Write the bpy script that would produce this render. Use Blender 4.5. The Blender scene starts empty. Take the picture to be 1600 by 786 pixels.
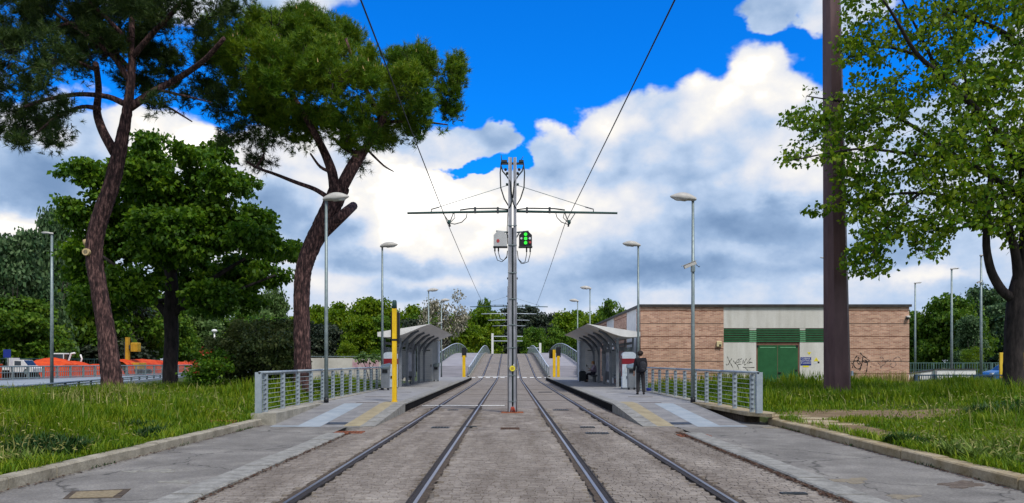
import bpy, math, random
import numpy as np
from mathutils import Vector, Matrix
random.seed(7); rng = np.random.default_rng(7)
S = bpy.context.scene
COL = S.collection
rad = math.radians

# ---------------------------------------------------------------- camera
F, CX, HY, H = 1200.0, 795.0, 566.0, 1.56      # focal length / principal point in photo pixels, eye height in metres
cam = bpy.data.cameras.new("camera"); cam_o = bpy.data.objects.new("camera", cam); COL.objects.link(cam_o)
cam.sensor_width = 36; cam.lens = 36 * F / 1600; cam.shift_x = 5 / 1600; cam.shift_y = 173 / 1600
cam.clip_start = 0.1; cam.clip_end = 4000
cam_o.location = (0, 0, H); cam_o.rotation_euler = (rad(90), 0, 0); S.camera = cam_o
def P(px, py, Y): return ((px - CX) * Y / F, Y, H + (HY - py) * Y / F)

# ---------------------------------------------------------------- light
SUN = Vector((0.30, -0.48, 0.83)).normalized()
SUN_EL = math.asin(SUN.z); SUN_ROT = math.atan2(SUN.x, SUN.y)
sun = bpy.data.lights.new("sun", 'SUN'); sun_o = bpy.data.objects.new("sun", sun); COL.objects.link(sun_o)
sun.energy = 1.5; sun.angle = rad(13); sun.color = (1.0, .95, .86)
sun_o.rotation_euler = (-SUN).to_track_quat('-Z', 'Y').to_euler(); sun_o.location = (-20, -10, 40)
EXPO = 1.22
S.view_settings.view_transform = 'Standard'; S.view_settings.look = 'None'
S.view_settings.exposure = EXPO; S.view_settings.gamma = 1.0; S.view_settings.use_curve_mapping = False
S.cycles.max_bounces = 6; S.cycles.diffuse_bounces = 3; S.cycles.transparent_max_bounces = 8

# ---------------------------------------------------------------- sky with clouds, laid out by compass direction
W = bpy.data.worlds.new("World"); S.world = W; W.use_nodes = True
nt = W.node_tree; N = nt.nodes; L = nt.links; N.clear()
def sock(x, inp):
    if isinstance(x, (int, float)): inp.default_value = x
    else: L.new(x, inp)
def m(op, a, b=0.0, c=0.0, clamp=False):
    n = N.new('ShaderNodeMath'); n.operation = op; n.use_clamp = clamp
    sock(a, n.inputs[0]); sock(b, n.inputs[1]); sock(c, n.inputs[2]); return n.outputs[0]
def sm(x, lo, hi, t0=0.0, t1=1.0):
    n = N.new('ShaderNodeMapRange'); n.interpolation_type = 'SMOOTHSTEP'
    sock(x, n.inputs[0]); n.inputs[1].default_value = lo; n.inputs[2].default_value = hi
    n.inputs[3].default_value = t0; n.inputs[4].default_value = t1; return n.outputs[0]
def mixc(f, a, b):
    n = N.new('ShaderNodeMix'); n.data_type = 'RGBA'; sock(f, n.inputs[0])
    for v, i in ((a, 6), (b, 7)):
        if isinstance(v, tuple): n.inputs[i].default_value = (*v, 1)
        else: L.new(v, n.inputs[i])
    return n.outputs[2]
tc = N.new('ShaderNodeTexCoord'); sx = N.new('ShaderNodeSeparateXYZ'); L.new(tc.outputs['Generated'], sx.inputs[0])
az0 = m('ARCTAN2', sx.outputs[0], sx.outputs[1]); el0 = m('ARCSINE', sx.outputs[2])
def noise(scale, detail, rough, zs=1.5, off=(0, 0, 0), kind='FBM'):
    mp = N.new('ShaderNodeMapping'); mp.inputs['Scale'].default_value = (1, 1, zs); mp.inputs['Location'].default_value = off
    L.new(tc.outputs['Generated'], mp.inputs[0])
    n = N.new('ShaderNodeTexNoise'); n.inputs['Scale'].default_value = scale; n.inputs['Detail'].default_value = detail
    n.inputs['Roughness'].default_value = rough; L.new(mp.outputs[0], n.inputs['Vector']); return n.outputs[0]
w1 = noise(8, 5, .60); w2 = noise(8, 5, .60, off=(3.1, 7.7, 1.3))
az = m('ADD', az0, m('MULTIPLY', m('SUBTRACT', w1, .5), .10))
el = m('ADD', el0, m('MULTIPLY', m('SUBTRACT', w2, .5), .085))
def blob(px, py, rx, ry, a=None, e=None):
    ca = math.atan((px - CX) / F); c = math.cos(ca); ce = math.atan((HY - py) / F * c)
    u = m('MULTIPLY', m('SUBTRACT', az if a is None else a, ca), F / rx / c / c)
    v = m('MULTIPLY', m('SUBTRACT', el if e is None else e, ce), F / ry / c)
    return m('SUBTRACT', 1.0, m('SQRT', m('ADD', m('MULTIPLY', u, u), m('MULTIPLY', v, v))))
def vmax(items):
    r = items[0]
    for i in items[1:]: r = m('MAXIMUM', r, i)
    return r
fine = noise(19, 9, .60, 1.3, (2, 5, 1)); mid = noise(6, 6, .52, 2.0, (5, 1, 9)); big = noise(2.6, 3, .5, 2.2, (1, 4, 2))
# cumulus heads, the low deck of cloud, a veil on the upper left and one fragment on the upper right
def billow(scale, off, warp):
    nn = N.new('ShaderNodeTexNoise'); nn.inputs['Scale'].default_value = scale * .8; nn.inputs['Detail'].default_value = 3
    mp = N.new('ShaderNodeMapping'); mp.inputs['Scale'].default_value = (1, 1, 1.35); mp.inputs['Location'].default_value = off; L.new(tc.outputs['Generated'], mp.inputs[0]); L.new(mp.outputs[0], nn.inputs['Vector'])
    vm = N.new('ShaderNodeVectorMath'); vm.operation = 'MULTIPLY_ADD'; L.new(nn.outputs['Color'], vm.inputs[0]); vm.inputs[1].default_value = (warp,) * 3; L.new(mp.outputs[0], vm.inputs[2])
    v = N.new('ShaderNodeTexVoronoi'); v.feature = 'SMOOTH_F1'; v.inputs['Smoothness'].default_value = .35; v.inputs['Scale'].default_value = scale; L.new(vm.outputs[0], v.inputs['Vector']); return m('SUBTRACT', .47, v.outputs['Distance'])
b1 = billow(11, (4, 2, 7), .07); b2 = billow(27, (1, 8, 3), .03); puff = m('ADD', m('MULTIPLY', b1, .8), m('MULTIPLY', b2, .45))
heads = [(1195, 190, 115, 105), (1110, 220, 150, 110), (985, 215, 120, 88), (890, 245, 90, 62), (850, 330, 80, 90), (1000, 330, 220, 120), (1330, 250, 170, 130),
         (1480, 280, 260, 170), (700, 238, 105, 46), (768, 226, 46, 32), (640, 285, 110, 40), (760, 300, 90, 34), (610, 262, 120, 52), (470, 260, 170, 60), (250, 235, 150, 75), (90, 235, 210, 100), (-120, 200, 240, 130), (1222, 12, 84, 34), (1330, 5, 90, 40), (250, -40, 330, 60), (1700, 120, 260, 120)]
dens = vmax([blob(*h) for h in heads])
dens = m('ADD', m('MULTIPLY', dens, 1.15), m('ADD', m('MULTIPLY', m('SUBTRACT', fine, .5), .38), m('MULTIPLY', puff, .62)))
deck = m('ADD', m('MULTIPLY', m('SUBTRACT', .250, el), 14.0), m('MULTIPLY', m('SUBTRACT', mid, .5), 1.6))
rest = m('ADD', m('MULTIPLY', m('SUBTRACT', mid, .44), 6.0), m('MULTIPLY', m('SUBTRACT', m('ABSOLUTE', az0), .95), 3.0))   # broken cloud all round, outside the view, thickened to brighten the scene
rest = m('MINIMUM', rest, m('MULTIPLY', m('SUBTRACT', m('ABSOLUTE', az0), .72), 4.0))
hole = m('MAXIMUM', blob(735, 268, 85, 24), blob(812, 246, 42, 22))
hole = m('ADD', hole, m('MULTIPLY', m('SUBTRACT', fine, .52), 2.6))
cov = m('SUBTRACT', vmax([dens, deck, rest]), m('MULTIPLY', m('MAXIMUM', m('ADD', hole, .05), 0.0), .62))
cover = sm(cov, 0.0, 0.22)
# light and shade of the clouds
bright = [(690, 345, 230, 100, 1.0), (930, 185, 130, 50, .7), (1150, 135, 130, 50, .8), (880, 330, 110, 60, .8), (1060, 220, 200, 70, .40), (620, 300, 110, 50, .8), (250, 225, 130, 60, .75), (330, 215, 90, 50, .5), (40, 350, 90, 32, .75),
          (520, 455, 130, 24, .40), (700, 440, 120, 24, .25), (1130, 380, 160, 24, .25), (1440, 430, 100, 18, .45), (1250, 240, 110, 110, .35), (460, 390, 60, 22, .6), (900, 400, 200, 40, .35)]
dark = [(40, 270, 190, 75, 1.0), (230, 330, 160, 50, .5), (430, 330, 90, 60, .3), (520, 365, 90, 36, .75), (440, 310, 90, 60, .35), (1190, 355, 190, 50, .9), (1350, 400, 200, 55, .75), (1010, 400, 160, 40, .4), (900, 425, 260, 40, .5), (620, 415, 200, 28, .6), (1080, 430, 200, 34, .55), (750, 465, 300, 24, .5), (1450, 470, 250, 40, .45), (640, 235, 110, 30, .45), (960, 275, 80, 30, .2), (760, 215, 70, 30, .35), (1215, 25, 90, 45, .4)]
lum = m('ADD', .64, m('MULTIPLY', m('SUBTRACT', mid, .5), .7))
lum = m('ADD', lum, m('MULTIPLY', m('SUBTRACT', fine, .5), .62))
lum = m('ADD', lum, m('MULTIPLY', m('MULTIPLY', puff, .75), sm(el0, .10, .22)))
for (x, y, rx, ry, k) in bright: lum = m('ADD', lum, m('MULTIPLY', sm(blob(x, y, rx, ry), 0, .8), .50 * k))
for (x, y, rx, ry, k) in dark: lum = m('SUBTRACT', lum, m('MULTIPLY', sm(blob(x, y, rx, ry), 0, .8), .52 * k))
ramp = N.new('ShaderNodeValToRGB'); L.new(m('MULTIPLY', lum, 1 / 1.3), ramp.inputs[0])
CK = 1.6                                                     # the sunlit cloud tops are brighter than paper white
cr = ramp.color_ramp; cr.elements[0].position = 0; cr.elements[0].color = (.20 / CK, .32 / CK, .53 / CK, 1)
cr.elements[1].position = 1.0; cr.elements[1].color = (1, .97, .93, 1)
for p_, c_ in ((.28, (.32, .46, .69)), (.52, (.52, .65, .86)), (.74, (.78, .81, .89)), (.98, (1.0, .97, .925))):
    e_ = cr.elements.new(p_ / 1.3); e_.color = (*[q / CK for q in c_], 1)
sky = N.new('ShaderNodeTexSky'); sky.sky_type = 'NISHITA'; sky.sun_disc = False
sky.sun_elevation = SUN_EL; sky.sun_rotation = SUN_ROT; sky.altitude = 50; sky.dust_density = .3; sky.ozone_density = 2.5
tint = N.new('ShaderNodeMix'); tint.data_type = 'RGBA'; tint.blend_type = 'MULTIPLY'; tint.inputs[0].default_value = 1
L.new(sky.outputs[0], tint.inputs[6]); tint.inputs[7].default_value = (.008, .345, .83, 1)
SKY_STRENGTH = .12
cl = N.new('ShaderNodeVectorMath'); cl.operation = 'SCALE'; L.new(ramp.outputs[0], cl.inputs[0]); cl.inputs['Scale'].default_value = CK / 2 ** EXPO / SKY_STRENGTH
bg = N.new('ShaderNodeBackground'); bg.inputs[1].default_value = SKY_STRENGTH
L.new(mixc(cover, tint.outputs[2], cl.outputs[0]), bg.inputs[0])
wo = N.new('ShaderNodeOutputWorld'); L.new(bg.outputs[0], wo.inputs[0])

# ---------------------------------------------------------------- helpers
def tag(o, label=None, cat=None, group=None, kind=None):
    for k, v in (('label', label), ('category', cat), ('group', group), ('kind', kind)):
        if v: o[k] = v
    return o
def empty(name, loc=(0, 0, 0), label=None, cat=None, group=None, rz=0.0):
    o = bpy.data.objects.new(name, None); COL.objects.link(o); o.location = loc; o.rotation_euler = (0, 0, rz)
    o.empty_display_size = .2; return tag(o, label, cat, group)
def link(name, me, mat=None, parent=None):
    o = bpy.data.objects.new(name, me); COL.objects.link(o)
    if mat and not me.materials: me.materials.append(mat)
    if parent: o.parent = parent
    return o
def copy_tree(o, parent=None):
    c = o.copy(); COL.objects.link(c); c.parent = parent
    for ch in o.children: copy_tree(ch, c)
    return c
class MB:
    def __init__(s): s.v = []; s.f = []; s.sm = []
    def add(s, vs, fs, smooth=False):
        b = len(s.v); s.v += [tuple(v) for v in vs]; s.f += [tuple(i + b for i in f) for f in fs]; s.sm += [smooth] * len(fs); return s
    def box(s, x0, x1, y0, y1, z0, z1, ch=0.0):
        if x0 > x1: x0, x1 = x1, x0
        if y0 > y1: y0, y1 = y1, y0
        c = [(x, y, z) for z in (z0, z1) for y in (y0, y1) for x in (x0, x1)]
        if not ch: return s.add(c, [(0, 2, 3, 1), (4, 5, 7, 6), (0, 1, 5, 4), (2, 6, 7, 3), (0, 4, 6, 2), (1, 3, 7, 5)])
        # chamfered top edges
        v = [(x0, y0, z0), (x1, y0, z0), (x1, y1, z0), (x0, y1, z0), (x0, y0, z1 - ch), (x1, y0, z1 - ch), (x1, y1, z1 - ch), (x0, y1, z1 - ch),
             (x0 + ch, y0 + ch, z1), (x1 - ch, y0 + ch, z1), (x1 - ch, y1 - ch, z1), (x0 + ch, y1 - ch, z1)]
        f = [(3, 2, 1, 0), (8, 9, 10, 11)] + [(i, (i + 1) % 4, (i + 1) % 4 + 4, i + 4) for i in range(4)] + [(i + 4, (i + 1) % 4 + 4, (i + 1) % 4 + 8, i + 8) for i in range(4)]
        return s.add(v, f)
    def prism(s, poly, axis, a, b):
        """extrude a 2-D outline along an axis ('x': outline is (y,z); 'y': (x,z); 'z': (x,y))"""
        def p3(p, t): return (t, p[0], p[1]) if axis == 'x' else (p[0], t, p[1]) if axis == 'y' else (p[0], p[1], t)
        n = len(poly)
        v = [p3(p, a) for p in poly] + [p3(p, b) for p in poly]
        return s.add(v, [tuple(range(n)), tuple(range(2 * n - 1, n - 1, -1))] + [(i, i + n, (i + 1) % n + n, (i + 1) % n) for i in range(n)])
    def tube(s, path, r, sides=8, caps=True, smooth=True, wob=None):
        p = [Vector(q) for q in path]; n = len(p); r = [r] * n if isinstance(r, (int, float)) else list(r)
        t = [(p[min(i + 1, n - 1)] - p[max(i - 1, 0)]).normalized() for i in range(n)]
        ref = Vector((0, 0, 1)) if abs(t[0].z) < .9 else Vector((1, 0, 0))
        u = t[0].cross(ref).normalized(); vs = []
        for i in range(n):
            u = (u - t[i] * u.dot(t[i])).normalized(); w = t[i].cross(u)
            for k in range(sides):
                a = 2 * math.pi * k / sides; rr = r[i] * (wob(i, k) if wob else 1)
                vs.append(p[i] + (u * math.cos(a) + w * math.sin(a)) * rr)
        fs = [(i * sides + k, i * sides + (k + 1) % sides, (i + 1) * sides + (k + 1) % sides, (i + 1) * sides + k) for i in range(n - 1) for k in range(sides)]
        s.add(vs, fs, smooth)
        if caps: b = len(s.v) - len(vs); s.f += [tuple(b + k for k in range(sides - 1, -1, -1)), tuple(b + (n - 1) * sides + k for k in range(sides))]; s.sm += [False, False]
        return s
    def sheet(s, rows, smooth=False):
        b = len(rows[0]); vs = [q for row in rows for q in row]
        return s.add(vs, [(i * b + j, i * b + j + 1, (i + 1) * b + j + 1, (i + 1) * b + j) for i in range(len(rows) - 1) for j in range(b - 1)], smooth)
    def ball(s, c, r, seg=10, rings=6):
        r = (r, r, r) if isinstance(r, (int, float)) else r
        vs = [(c[0], c[1], c[2] - r[2])]
        for i in range(1, rings):
            a = -math.pi / 2 + math.pi * i / rings
            vs += [(c[0] + r[0] * math.cos(a) * math.cos(2 * math.pi * k / seg), c[1] + r[1] * math.cos(a) * math.sin(2 * math.pi * k / seg), c[2] + r[2] * math.sin(a)) for k in range(seg)]
        vs.append((c[0], c[1], c[2] + r[2])); n = len(vs)
        fs = [(0, 1 + (k + 1) % seg, 1 + k) for k in range(seg)]
        for i in range(rings - 2): fs += [(1 + i * seg + k, 1 + i * seg + (k + 1) % seg, 1 + (i + 1) * seg + (k + 1) % seg, 1 + (i + 1) * seg + k) for k in range(seg)]
        fs += [(n - 1, 1 + (rings - 2) * seg + k, 1 + (rings - 2) * seg + (k + 1) % seg) for k in range(seg)]
        return s.add(vs, fs, True)
    def build(s, name, mat, parent=None):
        me = bpy.data.meshes.new(name); me.from_pydata(s.v, [], s.f); me.polygons.foreach_set('use_smooth', s.sm); me.update()
        return link(name, me, mat, parent)
def np_mesh(name, verts, k):
    """a mesh of len(verts)/k separate k-gons, fast"""
    n = len(verts) // k; me = bpy.data.meshes.new(name)
    me.vertices.add(n * k); me.vertices.foreach_set('co', np.ascontiguousarray(verts, dtype=np.float32).ravel())
    me.loops.add(n * k); me.loops.foreach_set('vertex_index', np.arange(n * k, dtype=np.int32))
    me.polygons.add(n); me.polygons.foreach_set('loop_start', np.arange(0, n * k, k, dtype=np.int32))
    me.update(calc_edges=True); me.validate(); return me

# ---------------------------------------------------------------- materials
def mat(name, c1, c2=None, scale=4.0, rough=.8, bump=0.0, bscale=None, metal=0.0, detail=5, c3=None, stretch=(1, 1, 1), lo=.35, hi=.65, spec=.3, island=0.0, emit=None, grain=0.0, gs=70, cracks=False, streak=None):
    M = bpy.data.materials.new(name); M.use_nodes = True; t = M.node_tree; b = t.nodes['Principled BSDF']
    b.inputs['Roughness'].default_value = rough; b.inputs['Metallic'].default_value = metal; b.inputs['Specular IOR Level'].default_value = spec
    b.inputs['Base Color'].default_value = (*c1, 1)
    g = t.nodes.new('ShaderNodeNewGeometry'); mp = t.nodes.new('ShaderNodeMapping'); mp.inputs['Scale'].default_value = stretch; t.links.new(g.outputs['Position'], mp.inputs[0])
    if c2:
        n = t.nodes.new('ShaderNodeTexNoise'); n.inputs['Scale'].default_value = scale; n.inputs['Detail'].default_value = detail; n.inputs['Roughness'].default_value = .65
        t.links.new(mp.outputs[0], n.inputs['Vector']); fac = n.outputs[0]
        if island:
            x = t.nodes.new('ShaderNodeMath'); x.operation = 'MULTIPLY_ADD'; t.links.new(g.outputs['Random Per Island'], x.inputs[0]); x.inputs[1].default_value = island
            y = t.nodes.new('ShaderNodeMath'); y.operation = 'SUBTRACT'; t.links.new(fac, y.inputs[0]); y.inputs[1].default_value = island / 2; t.links.new(y.outputs[0], x.inputs[2]); fac = x.outputs[0]
        r = t.nodes.new('ShaderNodeValToRGB'); t.links.new(fac, r.inputs[0])
        r.color_ramp.elements[0].position = lo; r.color_ramp.elements[1].position = hi
        r.color_ramp.elements[0].color = (*c1, 1); r.color_ramp.elements[1].color = (*c2, 1)
        if c3: e = r.color_ramp.elements.new((lo + hi) / 2); e.color = (*c3, 1)
        t.links.new(r.outputs[0], b.inputs['Base Color'])
    def darken(fac):
        m4 = t.nodes.new('ShaderNodeMix'); m4.data_type = 'RGBA'; m4.blend_type = 'MULTIPLY'; m4.inputs[0].default_value = 1
        t.links.new(b.inputs['Base Color'].links[0].from_socket, m4.inputs[6]); t.links.new(fac, m4.inputs[7]); t.links.new(m4.outputs[2], b.inputs['Base Color'])
    if cracks:                                               # hairline cracks and tar seams
        nz_ = t.nodes.new('ShaderNodeTexNoise'); nz_.inputs['Scale'].default_value = 2.5; nz_.inputs['Detail'].default_value = 5; t.links.new(g.outputs['Position'], nz_.inputs['Vector'])
        vm = t.nodes.new('ShaderNodeVectorMath'); vm.operation = 'MULTIPLY_ADD'; t.links.new(nz_.outputs['Color'], vm.inputs[0]); vm.inputs[1].default_value = (.6, .6, 0); t.links.new(g.outputs['Position'], vm.inputs[2])
        vo = t.nodes.new('ShaderNodeTexVoronoi'); vo.feature = 'DISTANCE_TO_EDGE'; vo.inputs['Scale'].default_value = .42; t.links.new(vm.outputs[0], vo.inputs['Vector'])
        mr = t.nodes.new('ShaderNodeMapRange'); t.links.new(vo.outputs['Distance'], mr.inputs[0]); mr.inputs[1].default_value = .002; mr.inputs[2].default_value = .010; mr.inputs[3].default_value = .45; mr.inputs[4].default_value = 1; darken(mr.outputs[0])
    if streak:                                               # long stains: (scale vector, darkest, lightest)
        ms = t.nodes.new('ShaderNodeMapping'); ms.inputs['Scale'].default_value = streak[0]; t.links.new(g.outputs['Position'], ms.inputs[0])
        ns = t.nodes.new('ShaderNodeTexNoise'); ns.inputs['Scale'].default_value = 1; ns.inputs['Detail'].default_value = 7; ns.inputs['Roughness'].default_value = .65; t.links.new(ms.outputs[0], ns.inputs['Vector'])
        rs = t.nodes.new('ShaderNodeValToRGB'); rs.color_ramp.elements[0].position = .32; rs.color_ramp.elements[1].position = .62; rs.color_ramp.elements[0].color = (*streak[1], 1); rs.color_ramp.elements[1].color = (*streak[2], 1); t.links.new(ns.outputs[0], rs.inputs[0]); darken(rs.outputs[0])
    if grain:                                                # fine mineral speckle
        n3 = t.nodes.new('ShaderNodeTexNoise'); n3.inputs['Scale'].default_value = gs; n3.inputs['Detail'].default_value = 4; n3.inputs['Roughness'].default_value = .8; t.links.new(g.outputs['Position'], n3.inputs['Vector'])
        r3 = t.nodes.new('ShaderNodeMapRange'); t.links.new(n3.outputs[0], r3.inputs[0]); r3.inputs[1].default_value = .3; r3.inputs[2].default_value = .7; r3.inputs[3].default_value = 1 - grain; r3.inputs[4].default_value = 1 + grain
        m3 = t.nodes.new('ShaderNodeMix'); m3.data_type = 'RGBA'; m3.blend_type = 'MULTIPLY'; m3.inputs[0].default_value = 1
        src = b.inputs['Base Color'].links[0].from_socket if b.inputs['Base Color'].links else None
        if src: t.links.new(src, m3.inputs[6])
        else: m3.inputs[6].default_value = (*c1, 1)
        t.links.new(r3.outputs[0], m3.inputs[7]); t.links.new(m3.outputs[2], b.inputs['Base Color'])
    if bump:
        n2 = t.nodes.new('ShaderNodeTexNoise'); n2.inputs['Scale'].default_value = bscale or scale * 4; n2.inputs['Detail'].default_value = 6; t.links.new(mp.outputs[0], n2.inputs['Vector'])
        bp = t.nodes.new('ShaderNodeBump'); bp.inputs['Strength'].default_value = bump; bp.inputs['Distance'].default_value = .02
        t.links.new(n2.outputs[0], bp.inputs['Height']); t.links.new(bp.outputs[0], b.inputs['Normal'])
    if emit: b.inputs['Emission Color'].default_value = (*emit[0], 1); b.inputs['Emission Strength'].default_value = emit[1]
    return M
def leafmat(name, dark, mid_, light, scale=.5, island=.5, trans=.3):
    M = mat(name, dark, light, scale, .55, c3=mid_, island=island, lo=.2, hi=.8, spec=.25)
    t = M.node_tree; b = t.nodes['Principled BSDF']; out = t.nodes['Material Output']
    tr = t.nodes.new('ShaderNodeBsdfTranslucent'); mx = t.nodes.new('ShaderNodeMixShader'); mx.inputs[0].default_value = trans
    src = b.inputs['Base Color'].links[0].from_socket; t.links.new(src, tr.inputs[0])
    t.links.new(b.outputs[0], mx.inputs[1]); t.links.new(tr.outputs[0], mx.inputs[2]); t.links.new(mx.outputs[0], out.inputs[0]); return M
M = {}
M['galv'] = mat('galvanised steel', (.15, .195, .205), (.24, .29, .30), 6, .45, .05, metal=.35)
M['fence_steel'] = mat('blue grey fence steel', (.24, .29, .335), (.33, .38, .43), 5, .5, .04, metal=.15)
M['galv_light'] = mat('pale galvanised steel', (.46, .53, .62), (.58, .64, .72), 5, .5, .04, metal=.15)
M['mast'] = mat('weathered mast steel', (.20, .21, .24), (.34, .35, .39), 5, .5, .05, metal=.2, stretch=(1, 1, .3))
M['dark_steel'] = mat('dark steel', (.022, .03, .035), (.05, .055, .06), 8, .5, metal=.2)
M['green_steel'] = mat('dark green painted steel', (.02, .055, .05), (.035, .08, .075), 6, .5)
M['cable'] = mat('black rubber cable', (.012, .02, .022), rough=.55)
M['lamp_head'] = mat('grey lamp housing', (.36, .35, .34), (.46, .45, .43), 5, .5)
M['lamp_glass'] = mat('lamp diffuser', (.55, .57, .58), rough=.2, spec=.5)
M['white'] = mat('white paint', (.62, .63, .64), (.74, .74, .74), 3, .6, .03)
M['yellow'] = mat('yellow paint', (.66, .41, .008), (.78, .51, .014), 3, .5, grain=.12, gs=30, streak=((9, 9, 1.2), (.78, .75, .7), (1.04, 1.04, 1.04)))
M['black'] = mat('black plastic', (.012, .014, .018), rough=.5)
M['red_dark'] = mat('dark red band', (.20, .012, .022), rough=.5)
M['rust'] = mat('rusty iron', (.16, .05, .025), (.28, .09, .04), 10, .9, .2)
M['shelter'] = mat('grey shelter paint', (.50, .54, .58), (.58, .62, .66), 2.5, .5, .03, metal=.1)
M['shelter_post'] = mat('mid grey shelter steel', (.20, .22, .25), (.27, .29, .32), 4, .45, metal=.3)
M['shelter_dark'] = mat('dark shelter steel', (.085, .10, .12), (.13, .145, .17), 4, .45, metal=.3)
M['soffit'] = mat('pale roof sheet', (.60, .60, .61), (.74, .74, .74), 1.6, .5, .04)
M['soffit_stained'] = mat('pale roof sheet with ochre leaf stain', (.62, .61, .61), (.60, .41, .12), .9, .5, .04, lo=.50, hi=.75)
M['glass'] = mat('shelter glass', (.10, .13, .15), (.16, .19, .21), 1.0, .08, spec=.6)
M['concrete'] = mat('weathered concrete', (.20, .19, .16), (.36, .34, .295), 2.2, .9, .25, 30, grain=.2, gs=25, detail=9)
M['kerb'] = mat('weathered kerb stone', (.19, .17, .13), (.35, .32, .26), 2.6, .9, .35, 25, detail=9, grain=.25, gs=30)
M['kerb_y'] = mat('ochre kerb stone', (.22, .165, .085), (.38, .32, .225), 2.2, .9, .35, 25, detail=9, grain=.25, gs=30)  # kerb stone mottled from brown to pale ochre
M['granite'] = mat('granite strip', (.165, .16, .148), (.285, .28, .262), 5, .85, .2, 40, detail=9, grain=.2, gs=40)
M['asphalt'] = mat('worn asphalt', (.122, .116, .109), (.245, .235, .218), 1.3, .9, .45, 90, detail=12, c3=(.172, .164, .155), lo=.3, hi=.72, cracks=True, grain=.42, gs=28, streak=((.9, .5, 1), (.80, .79, .78), (1.14, 1.13, 1.12)))
M['paver'] = mat('platform pavers', (.19, .188, .195), (.30, .295, .29), 1.8, .85, .12, 40, detail=9, grain=.16, gs=30)
M['paver_dark'] = mat('grey ramp pavers', (.155, .152, .156), (.24, .236, .234), 2.2, .85, .15, 40, detail=9, grain=.2, gs=30)
M['paver_blue'] = mat('pale blue grey paving band', (.23, .27, .31), (.31, .345, .38), 2, .8, .06, 40)
M['tactile'] = mat('ochre tactile paving', (.235, .195, .12), (.34, .29, .185), 2.5, .85, .3, 45)
M['steel_rail'] = mat('polished rail steel', (.24, .235, .235), (.44, .435, .435), 3, .34, metal=.85, stretch=(1, .1, 1))
M['rail_dark'] = mat('dark rail groove', (.016, .014, .014), (.04, .033, .03), 12, .8)
M['rail_joint'] = mat('tarry rail joint', (.035, .026, .02), (.10, .075, .055), 9, .95, .6, 40)
M['bedding'] = mat('sett bedding', (.115, .101, .088), (.18, .16, .142), 6, .95, .4, 50)
M['plaster'] = mat('pale plaster', (.53, .522, .50), (.64, .632, .61), .8, .9, .08, 20, stretch=(1, 1, .5), grain=.08, gs=20, streak=((2.2, 1, .16), (.86, .85, .82), (1.05, 1.05, 1.05)))
M['door_green'] = mat('green door paint', (.014, .085, .030), (.022, .115, .042), 2, .5, .03)
M['louvre'] = mat('green louvre paint', (.017, .10, .042), (.026, .135, .056), 3, .45)
M['fascia'] = mat('bronze roof edge', (.03, .027, .027), (.055, .05, .05), 3, .5)
M['corten'] = mat('brown mast paint', (.070, .036, .042), (.140, .082, .088), 1.6, .45, .12, 30, stretch=(1, 1, .22), detail=7)
M['spray'] = mat('black spray paint', (.015, .014, .014), rough=.7)
M['spray_thin'] = mat('thin grey spray paint', (.12, .085, .08), rough=.8)
M['orange'] = mat('orange safety netting', (.40, .028, .004), (.62, .075, .008), 1.0, .8, .5, 6)
M['soil'] = mat('bare soil', (.12, .078, .040), (.20, .145, .08), 3, .95, .4, 30)
M['bark_pine'] = mat('pine bark', (.012, .007, .008), (.19, .105, .095), 13, .95, 1.0, 26, c3=(.052, .027, .028), stretch=(1, 1, .28), detail=4, lo=.36, hi=.66)
M['bark_dark'] = mat('dark smooth bark', (.012, .010, .011), (.05, .04, .04), 7, .95, .8, 25, stretch=(1, 1, .3), detail=8)
M['cut_wood'] = mat('sawn wood', (.45, .33, .17), (.60, .46, .26), 14, .9)
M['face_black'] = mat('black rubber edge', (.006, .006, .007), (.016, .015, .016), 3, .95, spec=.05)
M['faint_stain'] = mat('faint ochre dust', (.16, .14, .11), (.23, .195, .14), 9, .9, .4, 60, grain=.3, gs=45)
M['dirt_stain'] = mat('brownish dirt', (.07, .05, .04), (.14, .115, .095), 9, .95, .5, 60, grain=.3, gs=45)
M['wood_stain'] = mat('ochre gravel patch', (.17, .135, .085), (.27, .22, .14), 22, .95, .6, 60)

M['groove'] = mat('dark brick groove', (.15, .075, .055), (.21, .105, .08), 6, .9)
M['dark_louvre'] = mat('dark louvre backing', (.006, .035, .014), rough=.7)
M['louvre_pale'] = mat('faded green louvre', (.10, .30, .15), (.16, .36, .21), 3, .5)
M['lamp_box'] = mat('cream lamp box', (.55, .46, .26), (.62, .54, .34), 4, .5)
M['sign_blue'] = mat('blue sign face', (.012, .03, .22), rough=.45)
M['badge_brown'] = mat('brown notice panel', (.10, .055, .045), (.2, .16, .15), 9, .5)
M['rig_yellow'] = mat('ochre machine paint', (.34, .19, .012), (.46, .27, .02), 3, .5)
M['board_yellow'] = mat('yellow board', (.62, .42, .03), (.70, .48, .05), 2, .6)
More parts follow.
